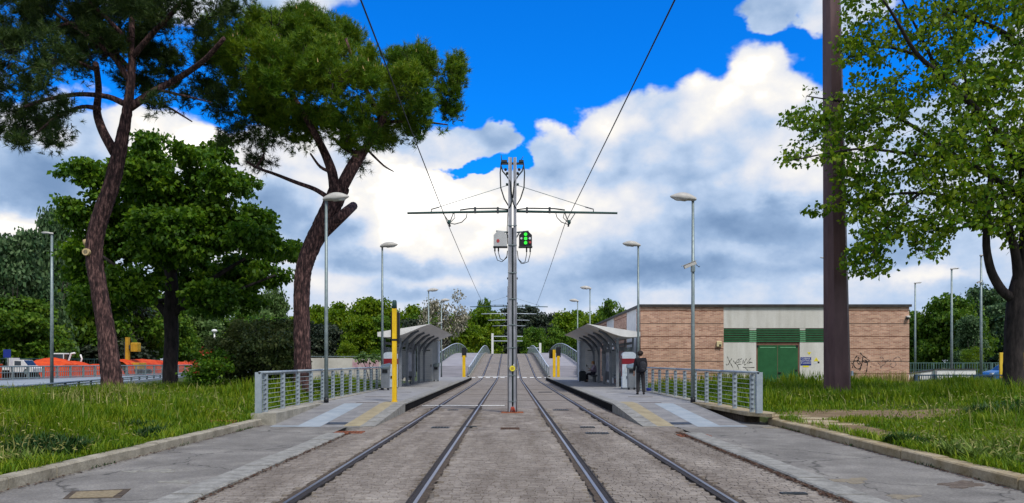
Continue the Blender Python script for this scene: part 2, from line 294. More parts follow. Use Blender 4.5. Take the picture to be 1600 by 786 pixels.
# ================================================================= GROUND AND TRACK
def zdeck(y):
    """height of the tram deck: flat at the stop, then the hump of the bridge"""
    a = .064
    if y < 64: return 0.0
    if y < 76: return a * (y - 64) ** 2 / 24
    if y < 104: return .384 + a * (y - 76)
    if y < 152: t = y - 104; return 2.176 + a * t - a * t * t / 48
    if y < 180: return 2.176 - a * (y - 152)
    if y < 192: return .384 - a * (y - 180) + a * (y - 180) ** 2 / 24
    return 0.0
def sstep(x, a, b):
    t = np.clip((x - a) / (b - a), 0, 1); return t * t * (3 - 2 * t)
def kr(y): return np.interp(y, [-30, 9, 20, 24], [5.2, 6.22, 6.56, 6.56])     # road face of the right kerb
def gz(x, y):
    """terrain height of the lawns"""
    x = np.asarray(x, float); y = np.asarray(y, float)
    wob = .03 * np.sin(x * 1.3 + y * .7) + .03 * np.sin(x * .5 - y * .9)
    l = .11 + .24 * sstep(-x, 6.3, 11) - .28 * sstep(-x, 13.5, 21) - .1 * sstep(y, 42, 55)
    r = .11 + .16 * sstep(x, 6.5, 13) - .12 * sstep(y, 38, 46)
    far = 1 - sstep(np.hypot(x, y), 55, 75)
    return np.where(x < 0, l, r) * far + wob * sstep(np.abs(x), 6.5, 9) * far
def ground_sheet():
    ys = np.concatenate([np.arange(-40, 6, 6), np.arange(6, 60, 1.0), np.arange(60, 120, 5), [140, 180, 240, 320, 450, 650, 900, 1400, 2200]])
    offs = np.concatenate([[.13, .2], np.arange(.7, 18, .8), np.arange(18, 60, 4), [75, 100, 140, 200, 300, 500, 900, 1600]])
    rows = []
    for y in ys:
        xl = -6.12 - offs[::-1]; xr = float(kr(y)) + offs
        row = [(x, y, float(gz(x, y))) for x in xl]
        deep = -.25
        row[-1] = (row[-1][0], y, deep if False else row[-1][2])
        row += [(-6.1, y, deep), (0, y, deep), (float(kr(y)) - .0, y, deep)]
        row += [(x, y, float(gz(x, y))) for x in xr]
        rows.append(row)
    mb = MB().sheet(rows, True); return mb
M['lawn'] = mat('grassy soil', (.022, .036, .010), (.075, .085, .022), .9, .95, .5, 20, c3=(.04, .062, .014), detail=8)
o = ground_sheet().build('ground', M['lawn']); tag(o, 'grassy ground of the lawns on both sides of the tracks', kind='structure')

# track bed beyond the near setts: worn block paving that follows the hump
def brickish(name, c1, c2, mortar, bw, bh, scale, msize, rough=.9, axes='xy', bump=.4, noisec=None):
    Mt = bpy.data.materials.new(name); Mt.use_nodes = True; t = Mt.node_tree; b = t.nodes['Principled BSDF']; b.inputs['Roughness'].default_value = rough; b.inputs['Specular IOR Level'].default_value = .25
    g = t.nodes.new('ShaderNodeNewGeometry'); sp = t.nodes.new('ShaderNodeSeparateXYZ'); t.links.new(g.outputs['Position'], sp.inputs[0])
    cb = t.nodes.new('ShaderNodeCombineXYZ')
    if axes == 'xy': t.links.new(sp.outputs[0], cb.inputs[0]); t.links.new(sp.outputs[1], cb.inputs[1])
    else:
        ad = t.nodes.new('ShaderNodeMath'); ad.operation = 'ADD'; t.links.new(sp.outputs[0], ad.inputs[0]); t.links.new(sp.outputs[1], ad.inputs[1])
        t.links.new(ad.outputs[0], cb.inputs[0]); t.links.new(sp.outputs[2], cb.inputs[1])
    br = t.nodes.new('ShaderNodeTexBrick'); t.links.new(cb.outputs[0], br.inputs[0]); br.inputs['Scale'].default_value = scale
    br.inputs['Brick Width'].default_value = bw; br.inputs['Row Height'].default_value = bh; br.inputs['Mortar Size'].default_value = msize
    br.inputs['Color1'].default_value = (*c1, 1); br.inputs['Color2'].default_value = (*c2, 1); br.inputs['Mortar'].default_value = (*mortar, 1); br.inputs['Bias'].default_value = 0
    n = t.nodes.new('ShaderNodeTexNoise'); n.inputs['Scale'].default_value = 1.1; n.inputs['Detail'].default_value = 8; n.inputs['Roughness'].default_value = .7; t.links.new(g.outputs['Position'], n.inputs['Vector'])
    r = t.nodes.new('ShaderNodeValToRGB'); r.color_ramp.elements[0].position = .3; r.color_ramp.elements[1].position = .7
    nc = noisec or ((.72, .70, .66), (1.25, 1.22, 1.2)); r.color_ramp.elements[0].color = (*nc[0], 1); r.color_ramp.elements[1].color = (*nc[1], 1); t.links.new(n.outputs[0], r.inputs[0])
    mx = t.nodes.new('ShaderNodeMix'); mx.data_type = 'RGBA'; mx.blend_type = 'MULTIPLY'; mx.inputs[0].default_value = 1
    t.links.new(br.outputs[0], mx.inputs[6]); t.links.new(r.outputs[0], mx.inputs[7]); t.links.new(mx.outputs[2], b.inputs['Base Color'])
    bp = t.nodes.new('ShaderNodeBump'); bp.inputs['Strength'].default_value = bump; bp.inputs['Distance'].default_value = .01; bp.invert = True
    t.links.new(br.outputs['Fac'], bp.inputs['Height']); t.links.new(bp.outputs[0], b.inputs['Normal']); return Mt
M['track'] = brickish('worn block paving', (.195, .175, .158), (.245, .222, .203), (.15, .133, .117), .22, .11, 1.0, .008)
M['brick'] = brickish('red brick', (.33, .160, .112), (.58, .345, .245), (.48, .39, .32), .25, .075, 1.0, .010, axes='xz', bump=.3, noisec=((.80, .78, .76), (1.15, 1.15, 1.15)))
M['sett'] = mat('stone sett', (.155, .136, .120), (.285, .258, .232), 1.1, .88, .5, 70, c3=(.218, .195, .175), island=.42, lo=.15, hi=.85, detail=12, grain=.25, gs=50, streak=((1.6, .22, 1), (.60, .55, .51), (1.14, 1.12, 1.10)))
YN = 26.0                                                   # setts are modelled one by one up to here
mb = MB(); mb.sheet([[(-3.75, y, -.028), (3.95, y, -.028)] for y in (-30, 8, YN + .3)])
tag(mb.build('sett_bedding', M['bedding']), 'dark joints between the stone setts of the tram track', kind='structure')
mb = MB(); ys = [YN] + list(np.arange(30, 64, 6)) + list(np.arange(64, 196, 3))
mb.sheet([[(-3.75, y, zdeck(y) - (.0 if y > YN else 0)), (3.95, y, zdeck(y))] for y in ys], True)
tag(mb.build('track_bed', M['track']), 'worn block paving of the tram track running up over the bridge', kind='structure')
RAILS = [-2.47, -1.035, 1.075, 2.51]
sv = []; sf = []
def setts():
    v = []; f = []
    y = 7.2; row = 0
    while y < YN:
        dy = .078 + random.uniform(-.006, .006) if y < 17 else .16
        x = -3.56 + random.uniform(0, .1)
        while x < 3.78:
            w = random.uniform(.08, .17) if y < 17 else random.uniform(.16, .34)
            x1 = x + w
            if not any(x1 - .015 > r - .085 and x + .015 < r + .085 for r in RAILS):
                g = .0012; h = .001 + random.uniform(-.0025, .0025); e = .004; t1 = random.uniform(-.002, .002); t2 = random.uniform(-.002, .002)
                b = len(v)
                v += [(x + g, y + g, -.028), (x1 - g, y + g, -.028), (x1 - g, y + dy - g, -.028), (x + g, y + dy - g, -.028),
                      (x + g + e, y + g + e, h + t1), (x1 - g - e, y + g + e, h + t2), (x1 - g - e, y + dy - g - e, h + t2), (x + g + e, y + dy - g - e, h + t1)]
                f += [(b + 4, b + 5, b + 6, b + 7), (b, b + 1, b + 5, b + 4), (b + 1, b + 2, b + 6, b + 5), (b + 2, b + 3, b + 7, b + 6), (b + 3, b, b + 4, b + 7)]
            x = x1
        y += dy; row += 1
    me = bpy.data.meshes.new('setts'); me.from_pydata(v, [], f); me.update(); return me
tag(link('setts', setts(), M['sett']), 'worn grey stone setts paving the tram track', kind='stuff')

# rails
RY = [-6] + list(np.arange(0, 64, 4.0)) + list(np.arange(64, 186, 2.0))
def strip(x0, x1, dz, y_list=RY, thick=.03):
    mb = MB(); mb.sheet([[(x0, y, zdeck(y) + dz - thick), (x0, y, zdeck(y) + dz), (x1, y, zdeck(y) + dz), (x1, y, zdeck(y) + dz - thick)] for y in y_list]); return mb
rail_labels = ['outermost grooved rail of the left hand track, next to the left platform', 'inner grooved rail of the left hand track, left of the middle mast',
               'inner grooved rail of the right hand track, right of the middle mast', 'outermost grooved rail of the right hand track, next to the right platform']
for i, x in enumerate(RAILS):
    s = 1 if i % 2 == 0 else -1                              # groove on the inside of the gauge
    r = empty('tram_rail', (0, 0, 0), 'shiny ' + rail_labels[i], 'rail', 'tram rails set in the paving')
    mb = MB(); rows = []                                     # ragged tar joint beside the rail
    for y in list(np.arange(6, YN, .09)) + [q for q in RY if q > YN]:
        q = .022 if y < YN else .01
        rows.append([(x - .098 + random.uniform(-q, q), y, zdeck(y) + .0042), (x + .098 + random.uniform(-q, q), y, zdeck(y) + .0042)])
    mb.sheet(rows); mb.build('rail_joint', M['rail_joint'], r)
    strip(x - .021, x + .021, .013).build('rail_head', M['steel_rail'], r)
    a, b = (x + .026, x + .080) if s > 0 else (x - .080, x - .026)
    strip(a, b, .007).build('rail_groove', M['rail_dark'], r)
    a, b = (x + .086, x + .106) if s > 0 else (x - .106, x - .086)
    strip(a, b, .012).build('rail_lip', M['rail_dark'], r)

# painted lines
M['line'] = mat('worn white road paint', (.40, .39, .37), (.78, .78, .76), 9, .8, lo=.3, hi=.5)
def mark(x0, x1, y0, y1, z=.020, name='stop_line'):
    return MB().box(x0, x1, y0, y1, z - .012, z).build(name, M['line'])
tag(mark(-2.44, -1.10, 27.35, 27.55), 'thin white line across the left hand track before the mast', kind='structure', cat=None)
tag(mark(-3.1, -2.5, 27.35, 27.55), 'thin white line between left platform and outermost rail', kind='structure')
tag(mark(-1.0, -.15, 27.35, 27.55), 'thin white line between inner left rail and mast', kind='structure')
mb = MB()
for k in range(11):
    x = -3.5 + k * .68
    if abs(x + .17) > .2: mb.add([(x, 70.6, zdeck(70.6) + .02), (x + .4, 70.6, zdeck(70.6) + .02), (x + .4, 71.5, zdeck(71.5) + .02), (x, 71.5, zdeck(71.5) + .02)], [(0, 1, 2, 3)])
tag(mb.build('crossing_stripes', M['line']), 'white stripes of the foot crossing at the end of the platforms', kind='structure')
mb = MB().sheet([[(-2.95, 72.4, zdeck(72.4) + .02), (1.0, 72.4, zdeck(72.4) + .02)], [(-2.95, 72.8, zdeck(72.8) + .02), (1.0, 72.8, zdeck(72.8) + .02)]])
tag(mb.build('crossing_line', M['line']), 'white line just beyond the foot crossing', kind='structure')

for k, (y, x0, x1) in enumerate(((43.5, -3.2, 3.25), (36.8, -3.2, 3.25), (52.0, -3.2, 3.25), (31.2, -1.0, 3.25))):
    tag(MB().box(x0, x1, y, y + .14, -.01, .0035).build('paving_joint', M['rail_joint']), ['dark cross joint between platform middles', 'dark cross joint beside the nearer shelter posts', 'farthest dark cross joint before the bridge', 'dark cross joint just beyond the mast'][k], kind='structure')
# asphalt margins and kerbs
mb = MB().sheet([[(-6.2, y, .0), (-3.9, y, .0)] for y in (-30, 8, 16.6, 24.5)]); tag(mb.build('pavement', M['asphalt']), 'asphalt path between left lawn and tracks', kind='structure')
mb = MB().sheet([[(4.05, y, .0), (float(kr(y)) + .05, y, .0)] for y in (-30, 9, 16.6, 20, 24.5)]); tag(mb.build('pavement', M['asphalt']), 'asphalt path between right lawn and tracks', kind='structure')
def kerb_row(xf, w, h, y0, y1, step, sgn, name, mt, lab):
    root = empty(name, (xf(y0), y0, 0), lab); root['kind'] = 'structure'
    y = y0
    while y < y1 - .05:
        ye = min(y + step, y1); g = .006; xa, xb = xf(y), xf(ye)
        hh = h + random.uniform(-.008, .008); j = random.uniform(-.008, .008); c = .02
        ring = lambda xx, yy: [(xx + j, yy, -.06), (xx + j, yy, hh - c), (xx + j + sgn * c, yy, hh), (xx + j + sgn * w, yy, hh), (xx + j + sgn * w, yy, -.06)]
        a, b = ring(xa, y + g), ring(xb, ye - g); mb = MB()
        mb.add(a + b, [(0, 1, 2, 3, 4), (9, 8, 7, 6, 5)] + [(i, i + 5, i + 6, i + 1) for i in range(4)])
        q = mb.build('kerb_stone', mt, root); q.matrix_parent_inverse = root.matrix_basis.inverted()
        y = ye
    return root
kerb_row(lambda y: -6.12, .22, .15, 6.4, 19.0, 1.0, -1, 'kerb', M['kerb'], 'long grey kerb edging the left lawn')
kerb_row(lambda y: float(kr(y)), .24, .15, 6.4, 19.4, 1.0, 1, 'kerb', M['kerb_y'], 'long ochre kerb edging the right lawn')
kerb_row(lambda y: -3.54, .38, .035, 6.4, 16.6, 1.25, -1, 'edging', M['granite'], 'flat granite edging between left path and setts')
kerb_row(lambda y: 3.80, .36, .035, 6.4, 16.6, 1.25, 1, 'edging', M['granite'], 'flat granite edging between right path and setts')
M['litter'] = mat('dry leaf litter', (.035, .02, .012), (.12, .06, .035), 25, .95, .8, 60)
def litter(name, xf, y0, y1, wid, n, lab):
    v = []
    for _ in range(n):
        y = random.uniform(y0, y1); x = xf(y) + random.uniform(-wid, wid) * random.random(); a = random.uniform(0, 6.3); s = random.uniform(.012, .035); z = .006 + random.uniform(0, .012)
        ca, sa = math.cos(a) * s, math.sin(a) * s
        v += [(x - ca, y - sa, z), (x + sa * .6, y - ca * .6, z + .006), (x + ca, y + sa, z + random.uniform(0, .012)), (x - sa * .6, y + ca * .6, z + .004)]
    tag(link(name, np_mesh(name, np.array(v), 4), M['litter']), lab, kind='stuff')
litter('leaf_litter', lambda y: 3.74, 6.8, 17, .12, 2200, 'brown leaf litter along the right granite edging')
litter('leaf_litter', lambda y: -3.48, 6.8, 17, .07, 700, 'brown leaf litter along the left granite edging')
litter('leaf_litter', lambda y: float(kr(y)) - .06, 7, 19.5, .12, 700, 'dry leaves at the foot of the right kerb')
litter('leaf_litter', lambda y: -6.05, 7, 19, .1, 350, 'dry leaves at the foot of the left kerb')
litter('leaf_litter', lambda y: -3.12, 24, 60, .14, 1500, 'rusty debris at the foot of the left platform face')
litter('leaf_litter', lambda y: 3.17, 22, 60, .14, 1500, 'rusty debris at the foot of the right platform face')

# patches in the asphalt
def patch(name, pts, mt, lab, cat, z=.006, rim=None):
    n = len(pts); mb = MB().prism(pts, 'z', -.01, z); o = mb.build(name, mt); return tag(o, lab, kind='structure')
pp = lambda px, py: ((px - CX) * (H * F / (py - HY)) / F, H * F / (py - HY))
patch('patched_asphalt', [pp(98, 780), pp(112, 768), pp(205, 764), pp(188, 778)], M['rail_joint'], 'dark rim of the gravel filled trench in the left path', 'patch', .005)
patch('patched_asphalt', [pp(108, 779), pp(120, 769.5), pp(192, 766.5), pp(176, 777.5)], M['wood_stain'], 'ochre gravel filling the trench in the left path', 'patch', .010)
patch('patched_asphalt', [pp(1503 + 38 * math.cos(a) * k_, 757.5 + 6 * math.sin(a) * k_) for a in np.linspace(0, 6.28, 46)[:-1] for k_ in [.85 + .18 * math.sin(a * 4 + 1) + random.uniform(-.12, .12)]], M['dirt_stain'], 'reddish brown dirt patch on the right path', 'patch', .005)
M['scuff'] = mat('pale worn asphalt', (.17, .165, .15), (.26, .25, .22), 12, .9, .3, 60)
for (x, y, w, h, mt, lab) in ((250, 736, 30, 3, 'scuff', 'pale scuff on left path below the kerb'), (205, 737, 14, 2, 'scuff', 'small pale scuff close to left kerb'), (275, 753, 30, 3, 'scuff', 'long pale scuff beside the gravel trench'), (1330, 751, 34, 5, 'faint_stain', 'ochre stain beside the right granite edging'), (1410, 776, 28, 4, 'faint_stain', 'ochre stain at the near end of the right path'), (1230, 668, 40, 3, 'faint_stain', 'ochre sand at the foot of the right ramp')):
    pts = [pp(x + w * math.cos(a) * k_, y + h * math.sin(a) * k_) for a in np.linspace(0, 6.28, 46)[:-1] for k_ in [.8 + .25 * math.sin(a * 3 + x) + random.uniform(-.14, .14)]]
    patch('surface_stain', pts, M[mt], lab, None, .004)

# drain covers
def drain(px, py, w, d, lab, mt='dark_steel', z0=0.0, sl=0.0):
    Y = (H - z0) * F / (py - HY); X = (px - CX) * Y / F
    r = empty('drain_cover', (X, Y, z0 + .004), lab, 'drain cover', 'iron drain covers in the paving'); r.rotation_euler = (sl, 0, 0)
    mb = MB(); t = .03
    mb.box(-w / 2, w / 2, -d / 2, -d / 2 + t, -.02, .014).box(-w / 2, w / 2, d / 2 - t, d / 2, -.02, .014).box(-w / 2, -w / 2 + t, -d / 2 + t, d / 2 - t, -.02, .014).box(w / 2 - t, w / 2, -d / 2 + t, d / 2 - t, -.02, .014)
    mb.build('frame', M[mt], r)
    mb = MB(); n = max(4, int(w / .07))
    for k in range(n):
        x = -w / 2 + t + (k + .5) * (w - 2 * t) / n; mb.box(x - .014, x + .014, -d / 2 + t, d / 2 - t, -.015, .010)
    tag(mb.build('grating', M[mt], r), kind='stuff')
    MB().box(-w / 2 + .01, w / 2 - .01, -d / 2 + .01, d / 2 - .01, -.02, .002).build('sump', M['rail_dark'], r)
    return r
drain(688, 668.5, .42, .3, 'iron drain between the rails of the left track')
drain(797, 670, .44, .34, 'litter filled drain in the middle just before the mast', 'litter')
drain(933, 677.5, .5, .26, 'longest drain between the rails of the right track')
drain(918, 668, .34, .26, 'short drain just beyond the longest one on the right track')
drain(876, 641, .5, .4, 'drain between the right rails level with the mast foot')
drain(852, 613, .7, .5, 'far drain between the right rails near the platform')
drain(546, 676, .62, .42, 'rusty drain at the foot of the left ramp', 'rust')
drain(1084, 681, .66, .42, 'rusty drain at the foot of the right ramp', 'rust')
drain(708, 641, .34, .3, 'drain on the left track beyond the white line')
drain(735, 667, .01 + .3, .12, 'tiny drain slot by the inner left rail')
drain(1240, 772, .30, .1, 'thin iron slot near the right granite edging')
# ================================================================= PLATFORMS, RAMPS
PZ = .27; Y0, Y1, RB = 24.0, 67.0, 18.5
def ramp_z(y): return PZ * min(1, max(0, (y - RB) / (Y0 - RB)))
def platform(s, lab):
    side = 'left' if s < 0 else 'right'; xi, xo = 3.26 * s, 6.36 * s
    root = empty('platform', (s * 4.8, Y0, 0), lab); root['kind'] = 'structure'; inv = root.matrix_basis.inverted
    def fix(o): o.matrix_parent_inverse = Matrix.Translation((-s * 4.8, -Y0, 0)); return o
    fix(MB().box(xi, xo, Y0, Y1, -.2, PZ).build('paving', M['paver'], root))
    prof = [(RB, 0), (RB, -.2), (Y0, -.2), (Y0, PZ)]
    fix(MB().prism(prof, 'x', xi, 5.78 * s).build('ramp', M['paver_dark'], root))
    ch = lambda a, b, y0, y1, mt, name, dz=.005: fix(MB().add([(a * s, y0, ramp_z(y0) + dz), (b * s, y0, ramp_z(y0) + dz), (b * s, y1, ramp_z(y1) + dz), (a * s, y1, ramp_z(y1) + dz)], [(0, 1, 2, 3) if s > 0 else (3, 2, 1, 0)]).build(name, M[mt], root))
    ch(4.55, 5.14, RB, Y0 + .02, 'paver_blue', 'paving_band'); ch(3.60, 4.02, RB + .1, Y0 + .6 if False else Y0, 'tactile', 'tactile_strip')
    ch(5.14, 5.76, RB + .02, RB + .22, 'paver_blue', 'threshold_band', .007)
    fix(MB().box(3.56 * s, 4.02 * s, Y0, Y0 + 1.0, PZ, PZ + .005).build('tactile_strip', M['tactile'], root))
    for k in range(36):                                       # coping stones along the edge
        y = Y0 + k * 1.19
        fix(MB().box(3.215 * s, 3.56 * s, y + .006, min(Y1, y + 1.184), PZ - .03, PZ + .012 + random.uniform(-.002, .003)).build('coping_stone', M['granite'], root))
    n = 6                                                     # wedge stones beside the ramp
    for k in range(n):
        a = RB + k * (Y0 - RB) / n + .006; b = RB + (k + 1) * (Y0 - RB) / n - .006
        za, zb = ramp_z(a) + .02, ramp_z(b) + .012
        fix(MB().prism([(a, -.05), (b, -.05), (b, zb), (a, za)], 'x', 3.235 * s, 3.59 * s).build('ramp_edge_stone', M['granite'], root))
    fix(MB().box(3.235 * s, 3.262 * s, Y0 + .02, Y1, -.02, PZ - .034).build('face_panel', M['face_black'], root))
    # concrete plinth that carries the fence
    if s < 0: fix(MB().prism([(5.785 * s, -.2), (6.42 * s, -.2), (6.42 * s, PZ + .02), (5.785 * s, PZ + .02)], 'y', RB + .6, Y0 - .01).build('plinth', M['concrete'], root)); fix(MB().box(6.0 * s, 6.42 * s, Y0, 38.4, PZ + .001, PZ + .022).build('plinth', M['concrete'], root))
    else:
        fix(MB().prism([(6.1 * s, -.2), (6.5 * s, -.2), (6.5 * s, PZ - .07), (6.1 * s, PZ - .07)], 'y', RB + 1.4, Y0 - .01).build('plinth', M['rail_joint'], root))  # recessed dark soil wall, shade of the void put into its colour
        pts = [(6.46, RB + .35), (6.72, RB + .9), (6.55, RB + 2.4), (6.45, Y0 + .3), (5.80, Y0 + .3), (5.83, Y0 - 1.2), (5.95, Y0 - 3), (6.02, RB + .9)]
        fix(MB().prism(pts, 'z', PZ - .065, PZ + .022).build('overhanging_slab', M['kerb_y'], root)); fix(MB().box(6.0 * s, 6.42 * s, Y0 + .31, 36.0, PZ + .001, PZ + .022).build('plinth', M['concrete'], root))
    # joints in the paving seen as thin dark slots
    for (x, y, w) in ((4.5, 24.35, .7), (4.9, 28.5, .9), (4.6, 33, .8), (4.7, 41, 1.2)):
        fix(MB().box((x - w / 2) * s, (x + w / 2) * s, y, y + .16, PZ, PZ + .006).build('slot_drain', M['rail_joint'], root))
    fix(MB().box(4.06 * s, 4.52 * s, RB + .35, RB + .85, 0, 0.001).build('slot_base', M['rail_joint'], root))
    y = RB + .45
    q = fix(MB().add([(4.04 * s, y, ramp_z(y) + .008), (4.53 * s, y, ramp_z(y) + .008), (4.53 * s, y + .4, ramp_z(y + .4) + .008), (4.04 * s, y + .4, ramp_z(y + .4) + .008)], [(0, 1, 2, 3) if s > 0 else (3, 2, 1, 0)]).build('ramp_grating', M['dark_steel'], root))
    return root
platform(-1, 'raised tram platform left of the tracks with its ramp'); platform(1, 'raised tram platform right of the tracks with its ramp')

# bridge footpaths beside the tram deck
def path_x(y): return float(np.interp(y, [66, 74, 84, 200], [6.4, 6.9, 8.1, 8.1]))
M['path'] = mat('pinkish grey path', (.17, .16, .165), (.24, .225, .235), .6, .85, .1, 20)
M['path_far'] = mat('pale upper path', (.24, .23, .25), (.31, .30, .32), .5, .85, .1, 20)
for s in (-1, 1):
    for (a, b, mt, lab) in ((67.02, 86, 'path', 'lower'), (86, 196, 'path_far', 'upper')):
        mb = MB(); yy = list(np.arange(a, b, 3.0)) + [b]
        mb.sheet([[(3.78 * s, y, zdeck(y) - 1), (3.78 * s, y, zdeck(y) + .14), (path_x(y) * s, y, zdeck(y) + .14), (path_x(y) * s, y, -.4)] for y in yy], False)
        tag(mb.build('footpath', M[mt]), f'{lab} stretch of footpath climbing the bridge {"left" if s < 0 else "right"} of the tram deck', kind='structure')
    mb = MB().sheet([[(3.62 * s, y, zdeck(y) + .01), (3.62 * s, y, zdeck(y) + .22), (3.78 * s, y, zdeck(y) + .22), (3.78 * s, y, zdeck(y))] for y in np.arange(70, 196, 2.0)])
    tag(mb.build('kerb', M['concrete']), f'concrete kerb of the bridge deck on the {"left" if s < 0 else "right"} side', kind='structure')
def bridge_railing(s, xf, y0, y1, hf, nb, lab, step=2.0):
    r = empty('bridge_railing', (xf(y0) * s, y0, zdeck(y0)), lab, 'railing', 'arched railings of the bridge')
    inv = Matrix.Translation((-xf(y0) * s, -y0, -zdeck(y0))); ys = np.arange(y0, y1 + .1, step)
    def fix(o): o.matrix_parent_inverse = inv; return o
    base = lambda y: zdeck(y) + .2
    fix(MB().tube([(xf(y) * s, y, base(y) + hf(y)) for y in ys], .05, 6).build('top_rail', M['galv_light'], r))
    mb = MB()
    for k in range(nb):
        mb.tube([(xf(y) * s, y, base(y) + hf(y) * (k + .4) / nb) for y in ys], .022, 4)
    fix(tag(mb.build('bars', M['galv'], r), kind='stuff'))
    for y in ys[::2]:
        fix(MB().box(xf(y) * s - .04, xf(y) * s + .04, y - .04, y + .04, base(y) - .3, base(y) + hf(y) - .02).build('post', M['galv'], r))
    return r
hin = lambda y: .75 + .35 * math.sin(math.pi * min(1, max(0, (y - 66) / 110)))
hout = lambda y: 1.0 + .45 * math.sin(math.pi * min(1, max(0, (y - 60) / 130)))
for s in (-1, 1):
    sd = 'left' if s < 0 else 'right'
    bridge_railing(s, lambda y: 3.70, 71, 176, hin, 6, f'arched steel railing between tram deck and {sd} footpath')
    bridge_railing(s, lambda y: path_x(y) - .1, 72, 176, hout, 8, f'arched steel railing on the outer edge of the {sd} footpath')

# ================================================================= FENCES ON THE PLATFORMS
def platform_fence(s, ny, lab):
    X = 6.2 * s; r = empty('platform_fence', (X, 19.35, PZ), lab, 'fence'); inv = Matrix.Translation((-X, -19.35, -PZ))
    def fix(o): o.matrix_parent_inverse = inv; return o
    posts = [19.55 + 1.5 * k for k in range(ny)]; top = 1.30; b = PZ + .02
    fix(MB().box(X - .075 + .04 * s, X + .075 + .04 * s, 19.1, 19.22, b, top + .01).build('end_post', M['fence_steel'], r))
    pm = None
    for k, y in enumerate(posts):
        if pm is None:
            mb = MB(); mb.box(-.055, .055, -.006, .006, 0, top - b - .045).box(-.055, -.045, .007, .055, 0, top - b - .045).box(.045, .055, .007, .055, 0, top - b - .045)
            p = mb.build('post', M['fence_steel'], r); pm = p.data
            mb2 = MB()
            for j in range(8): z = .10 + j * .122; mb2.box(-.03, .03, -.028, -.007, z - .012, z + .012)
            cm = tag(mb2.build('wire_clamp', M['shelter_dark'], p), kind='stuff').data
        else:
            p = link('post', pm, None, r); tag(link('wire_clamp', cm, None, p), kind='stuff')
        p.location = (X, y, b + random.uniform(0, .004)); p.matrix_parent_inverse = inv
    for k in range(0, ny - 1, 2):                                # one length of handrail per two bays, each a step higher
        y0, y1 = posts[k] - (.45 if k == 0 else .05), posts[min(k + 2, ny - 1)] - .07; z = top + .002 * k
        fix(MB().tube([(X, y0, z), (X, y1, z)], .035, 8).build('handrail', M['fence_steel'], r))
    for j in range(8):
        z = b + .10 + j * .122
        fix(MB().tube([(X - .0, 19.2, z), (X, posts[-1], z)], .0065, 5).build('wire', M['fence_steel'], r))
    return r
platform_fence(-1, 13, 'low pale steel fence of posts and wires along the left platform'); platform_fence(1, 12, 'low pale steel fence of posts and wires along the right platform')

